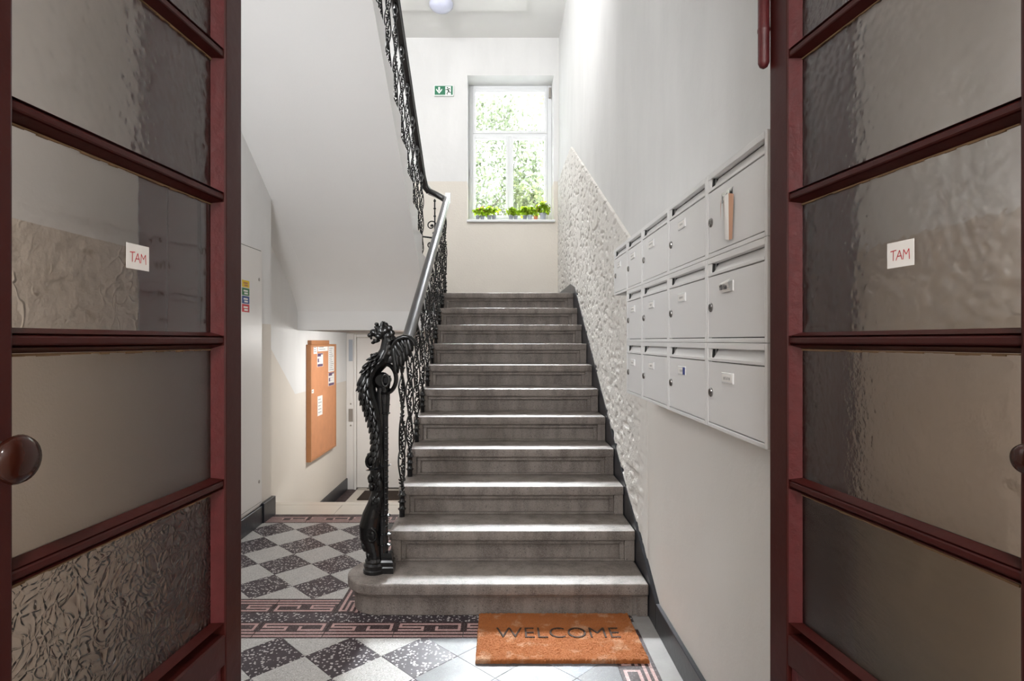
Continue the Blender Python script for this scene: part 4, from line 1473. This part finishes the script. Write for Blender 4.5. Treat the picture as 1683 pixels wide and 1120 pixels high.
for z in (0.565, 0.285):
    MB().lathe([(0.011, 0), (0.011, 0.004), (0.008, 0.006)], 12, (-1.94, BY - 0.016, z), Matrix.Rotation(PI / 2, 3, 'X')).build('button', m_steel, cp)
tag(MB().box(-1.74, -0.95, 7.08, 7.50, ZL + 0.001, ZL + 0.012).build('doormat', m_doormat, bevel=0.003), 'dark brown doormat before the white passage door', 'doormat')

# ------------------------------------------------------------------ landing wall: sign, switch, lamp
sg = thing('exit_sign', 'green emergency exit sign with down arrow and running figure', 'sign', (-0.733, BY - 0.02, 4.64))
gx0, gx1, gz0, gz1 = -0.848, -0.615, 4.574, 4.690
MB().box(gx0 - 0.01, gx1 + 0.012, BY - 0.03, BY, gz0 - 0.012, gz1 + 0.01).build('housing', m_signwhite, sg, bevel=0.004)
MB().box(gx0, gx1, BY - 0.0308, BY - 0.029, gz0, gz1).build('green_face', m_green, sg)
W_, H_ = gx1 - gx0, gz1 - gz0
SY = BY - 0.0312
px = lambda u: gx0 + W_ * (u - 270) / 790
pz_ = lambda v: gz1 - H_ * (v - 340) / 400
MB().prism([(px(a), pz_(b)) for a, b in ((735, 362), (985, 362), (985, 740), (735, 740))], 'y', SY, SY + 0.001).build('door_symbol', m_signwhite, sg)
ar = MB()
ar.prism([(px(a), pz_(b)) for a, b in ((425, 390), (505, 390), (505, 560), (425, 560))], 'y', SY, SY + 0.001)
ar.prism([(px(a), pz_(b)) for a, b in ((335, 460), (335, 530), (465, 690), (465, 600))], 'y', SY, SY + 0.001)
ar.prism([(px(a), pz_(b)) for a, b in ((595, 460), (595, 530), (465, 690), (465, 600))], 'y', SY, SY + 0.001)
ar.build('arrow', m_signwhite, sg)
mn = MB()
SY2 = SY - 0.0006


def limb(a, b, w):
    a, b = Vector((px(a[0]), pz_(a[1]))), Vector((px(b[0]), pz_(b[1])))
    d = (b - a).normalized()
    n = Vector((-d.y, d.x)) * w * W_ / 790 / 2
    mn.prism([tuple(a - n), tuple(b - n), tuple(b + n), tuple(a + n)], 'y', SY2, SY2 + 0.001)


limb((845, 480), (895, 600), 62)
limb((845, 480), (800, 515), 30)
limb((805, 515), (745, 512), 26)
limb((865, 470), (925, 450), 28)
limb((920, 450), (945, 510), 26)
limb((890, 580), (920, 630), 36)
limb((910, 632), (1000, 630), 30)
limb((875, 580), (835, 650), 38)
limb((838, 645), (800, 700), 32)
limb((800, 695), (835, 735), 26)
mn.prism([(px(832 + 30 * math.cos(i * PI / 6)), pz_(425 + 30 * math.sin(i * PI / 6))) for i in range(12)], 'y', SY2, SY2 + 0.001)
mn.build('running_figure', m_signblack, sg)
tag(MB().box(-0.715, -0.645, BY - 0.012, BY, 3.17, 3.31).build('switch_plate', m_winframe, bevel=0.004), 'blank white switch plate on the landing wall behind the rail corner', 'switch')
lp = thing('ceiling_lamp', 'round opal ceiling lamp at the top edge of the stairwell', 'lamp', (-0.68, 6.85, CZ - 0.03))
MB().lathe([(0.10, -0.05), (0.10, -0.02), (0.11, 0.0)], 24, (-0.68, 6.75, CZ - 0.03)).build('base', m_winframe, lp, smooth=40)
MB().lathe([(0.002, -0.115), (0.05, -0.108), (0.10, -0.085), (0.135, -0.05), (0.14, -0.02), (0.10, -0.015)], 28, (-0.68, 6.75, CZ - 0.03)).build('shade', m_lamp, lp, smooth=50)

# ------------------------------------------------------------------ potted plants on the sill
def leaves(rn, n, centre, spread, size, up=0.5):
    m = MB()
    for i in range(n):
        d = Vector((rn.gauss(0, 1), rn.gauss(0, 1), rn.gauss(0, 0.8) + up)).normalized()
        rr = rn.uniform(0.35, 1.0)
        c = Vector(centre) + Vector((d.x * spread[0], d.y * spread[1], d.z * spread[2])) * rr
        nrm = (d + Vector((rn.uniform(-.6, .6), rn.uniform(-.6, .6), rn.uniform(0, .8)))).normalized()
        u = nrm.cross(Vector((rn.uniform(-1, 1), rn.uniform(-1, 1), 0.3))).normalized()
        w = nrm.cross(u)
        s = size * rn.uniform(0.7, 1.2)
        ring = []
        for q in range(7):
            a = 2 * PI * q / 7
            rad = s * (0.55 + 0.12 * (q % 2))
            ring.append(c + u * math.cos(a) * rad + w * math.sin(a) * rad + nrm * s * 0.12)
        m.add([c] + ring, [(0, 1 + q, 1 + (q + 1) % 7) for q in range(7)])
    return m


POTS = [(-0.292, 0.028, 'p', 'grey potted seedling farthest left on the window sill', 18), (-0.232, 0.030, 'p', 'grey potted seedling second from the left on the sill', 26),
        (-0.142, 0.030, 'p', 'grey potted seedling third from the left on the sill', 34), (-0.080, 0.030, 'p', 'grey potted seedling fourth on the sill, left of the mullion', 16),
        (0.140, 0.030, 'p', 'grey potted seedling just right of the window mullion', 20), (0.203, 0.028, 'p', 'grey potted seedling sixth from the left on the sill', 20),
        (0.322, 0.030, 'p', 'grey potted leafy plant left of the paler pair', 34), (0.388, 0.032, 'l', 'pale grey potted leafy plant beside the terracotta pot', 34),
        (0.465, 0.028, 't', 'small terracotta pot plant between two larger leafy ones', 20), (0.560, 0.044, 'l', 'largest potted plant with pale blossoms at the right sill end', 60)]
for i, (x, r, c, lab, nl) in enumerate(POTS):
    rn = random.Random(40 + i)
    y, z = 7.63, 2.958
    t = thing('potted_plant', lab, 'plant', (x, y, z), group='plants on the window sill')
    hp = r * 2.1
    mt = {'p': m_pot, 'l': m_pot_light, 't': m_pot_terra}[c]
    MB().lathe([(r * 0.74, 0), (r * 0.95, hp * 0.86), (r * 1.08, hp * 0.86), (r * 1.08, hp), (r * 0.95, hp), (r * 0.9, hp * 0.9)], 16, (x, y, z)).build('pot', mt, t, smooth=35)
    MB().lathe([(r * 0.5, hp * 0.88), (r * 0.88, hp * 0.93)], 12, (x, y, z)).build('soil', m_soil, t)
    big = 1 + (r - 0.03) * 25
    lv = leaves(rn, nl * 3, (x, y, z + hp + 0.045 * big), (0.085 * big, 0.05 * big, 0.07 * big), 0.026 + 0.004 * big)
    for q in range(5):
        a = rn.uniform(0, 6.28)
        lv.tube([(x, y, z + hp * 0.9), (x + 0.02 * math.cos(a), y + 0.02 * math.sin(a), z + hp + 0.03), (x + 0.04 * math.cos(a), y + 0.03 * math.sin(a), z + hp + 0.06 * big)], 0.002, 4)
    lv.build('foliage', m_leaf, t, smooth=180)
    if c == 'l' and r > 0.04:
        fl = MB()
        for fx, fz in ((0.03, 0.20), (0.045, 0.205), (0.038, 0.215)): fl.ell((x + fx, y, z + fz), 0.014, None, 6, 4)
        fl.build('white_blossom', m_petal_w, t)
        fl.tube
    if c == 't' or i == 0 or i == 1:
        fl = MB()
        for q in range(5): fl.ell((x + rn.uniform(-.02, .03), y - 0.02, z + hp + rn.uniform(0.05, 0.12)), 0.009, None, 6, 4)
        fl.build('pink_blossom', m_petal, t)

# ------------------------------------------------------------------ outside: unseen ground, trees seen through the window
struct('ground', MB().box(-25, 25, 8.3, 45, 0.3, 0.6), m_ground, 'unseen outside ground made pale to bounce light up', 'ground')


def tree(x, y, z, ht, cr, mat, label, seed, nleaf, lean=0.0, low=0.35):
    rn = random.Random(seed)
    t = thing('tree', label, 'tree', (x, y, z))
    br = MB()
    tips = []

    def grow(p, d, L, r, lvl):
        pts, rad = [p.copy()], [r]
        q = p.copy()
        k = 6
        for i in range(k):
            d = (d + Vector((rn.gauss(0, .20), rn.gauss(0, .20), rn.gauss(0.03, .12)))).normalized()
            q = q + d * L / k
            pts.append(q.copy())
            rad.append(r * (1 - 0.55 * (i + 1) / k))
        br.tube(pts, rad, 6)
        tips.extend(pts[2:] if lvl else [q])
        if lvl < 3:
            for i in range(4 if lvl == 0 else 3):
                j = rn.randint(2, k)
                a = rn.uniform(0, 6.28)
                nd = (d * 0.5 + Vector((math.cos(a), math.sin(a), rn.uniform(-0.1, 0.7)))).normalized()
                grow(pts[j], nd, L * rn.uniform(0.5, 0.75), rad[j] * 0.6, lvl + 1)
    grow(Vector((x, y, z)), Vector((lean, 0, 1)), ht * 0.6, ht * 0.022, 0)
    br.build('trunk', m_bark, t, smooth=180)
    tips_ = [p for p in tips if p.z > z + ht * low * 0.6]
    g = np.random.default_rng(seed)
    base = np.array([list(p) for p in tips_])
    c = base[g.integers(0, len(base), nleaf)] + g.normal(0, cr, (nleaf, 3))
    u = g.normal(0, 1, (nleaf, 3)); u /= np.linalg.norm(u, axis=1)[:, None]
    w = np.cross(u, g.normal(0, 1, (nleaf, 3))); w /= np.linalg.norm(w, axis=1)[:, None]
    s = g.uniform(0.09, 0.17, (nleaf, 1))
    V = np.stack([c - u * s, c + w * s * 0.5, c + u * s, c - w * s * 0.5], 1).reshape(-1, 3)
    me = bpy.data.meshes.new('leaves')
    me.from_pydata(V.tolist(), [], (np.arange(nleaf * 4).reshape(-1, 4)).tolist())
    me.materials.append(mat)
    lo = link('leaves', me, t)
    lo['kind'] = 'stuff'
    return t


tree(-1.6, 27.0, 0.6, 15.0, 0.8, m_tree2, 'pale green tree filling the left casement outside', 11, 34000)
tree(3.0, 25.0, 0.6, 15.0, 0.6, m_tree1, 'tree with crooked dark branches outside the right casement', 23, 24000, lean=-0.08)
tree(0.8, 38.0, 0.6, 21.0, 1.2, m_tree1, 'yellow green tree farther behind the other two outside', 35, 34000)
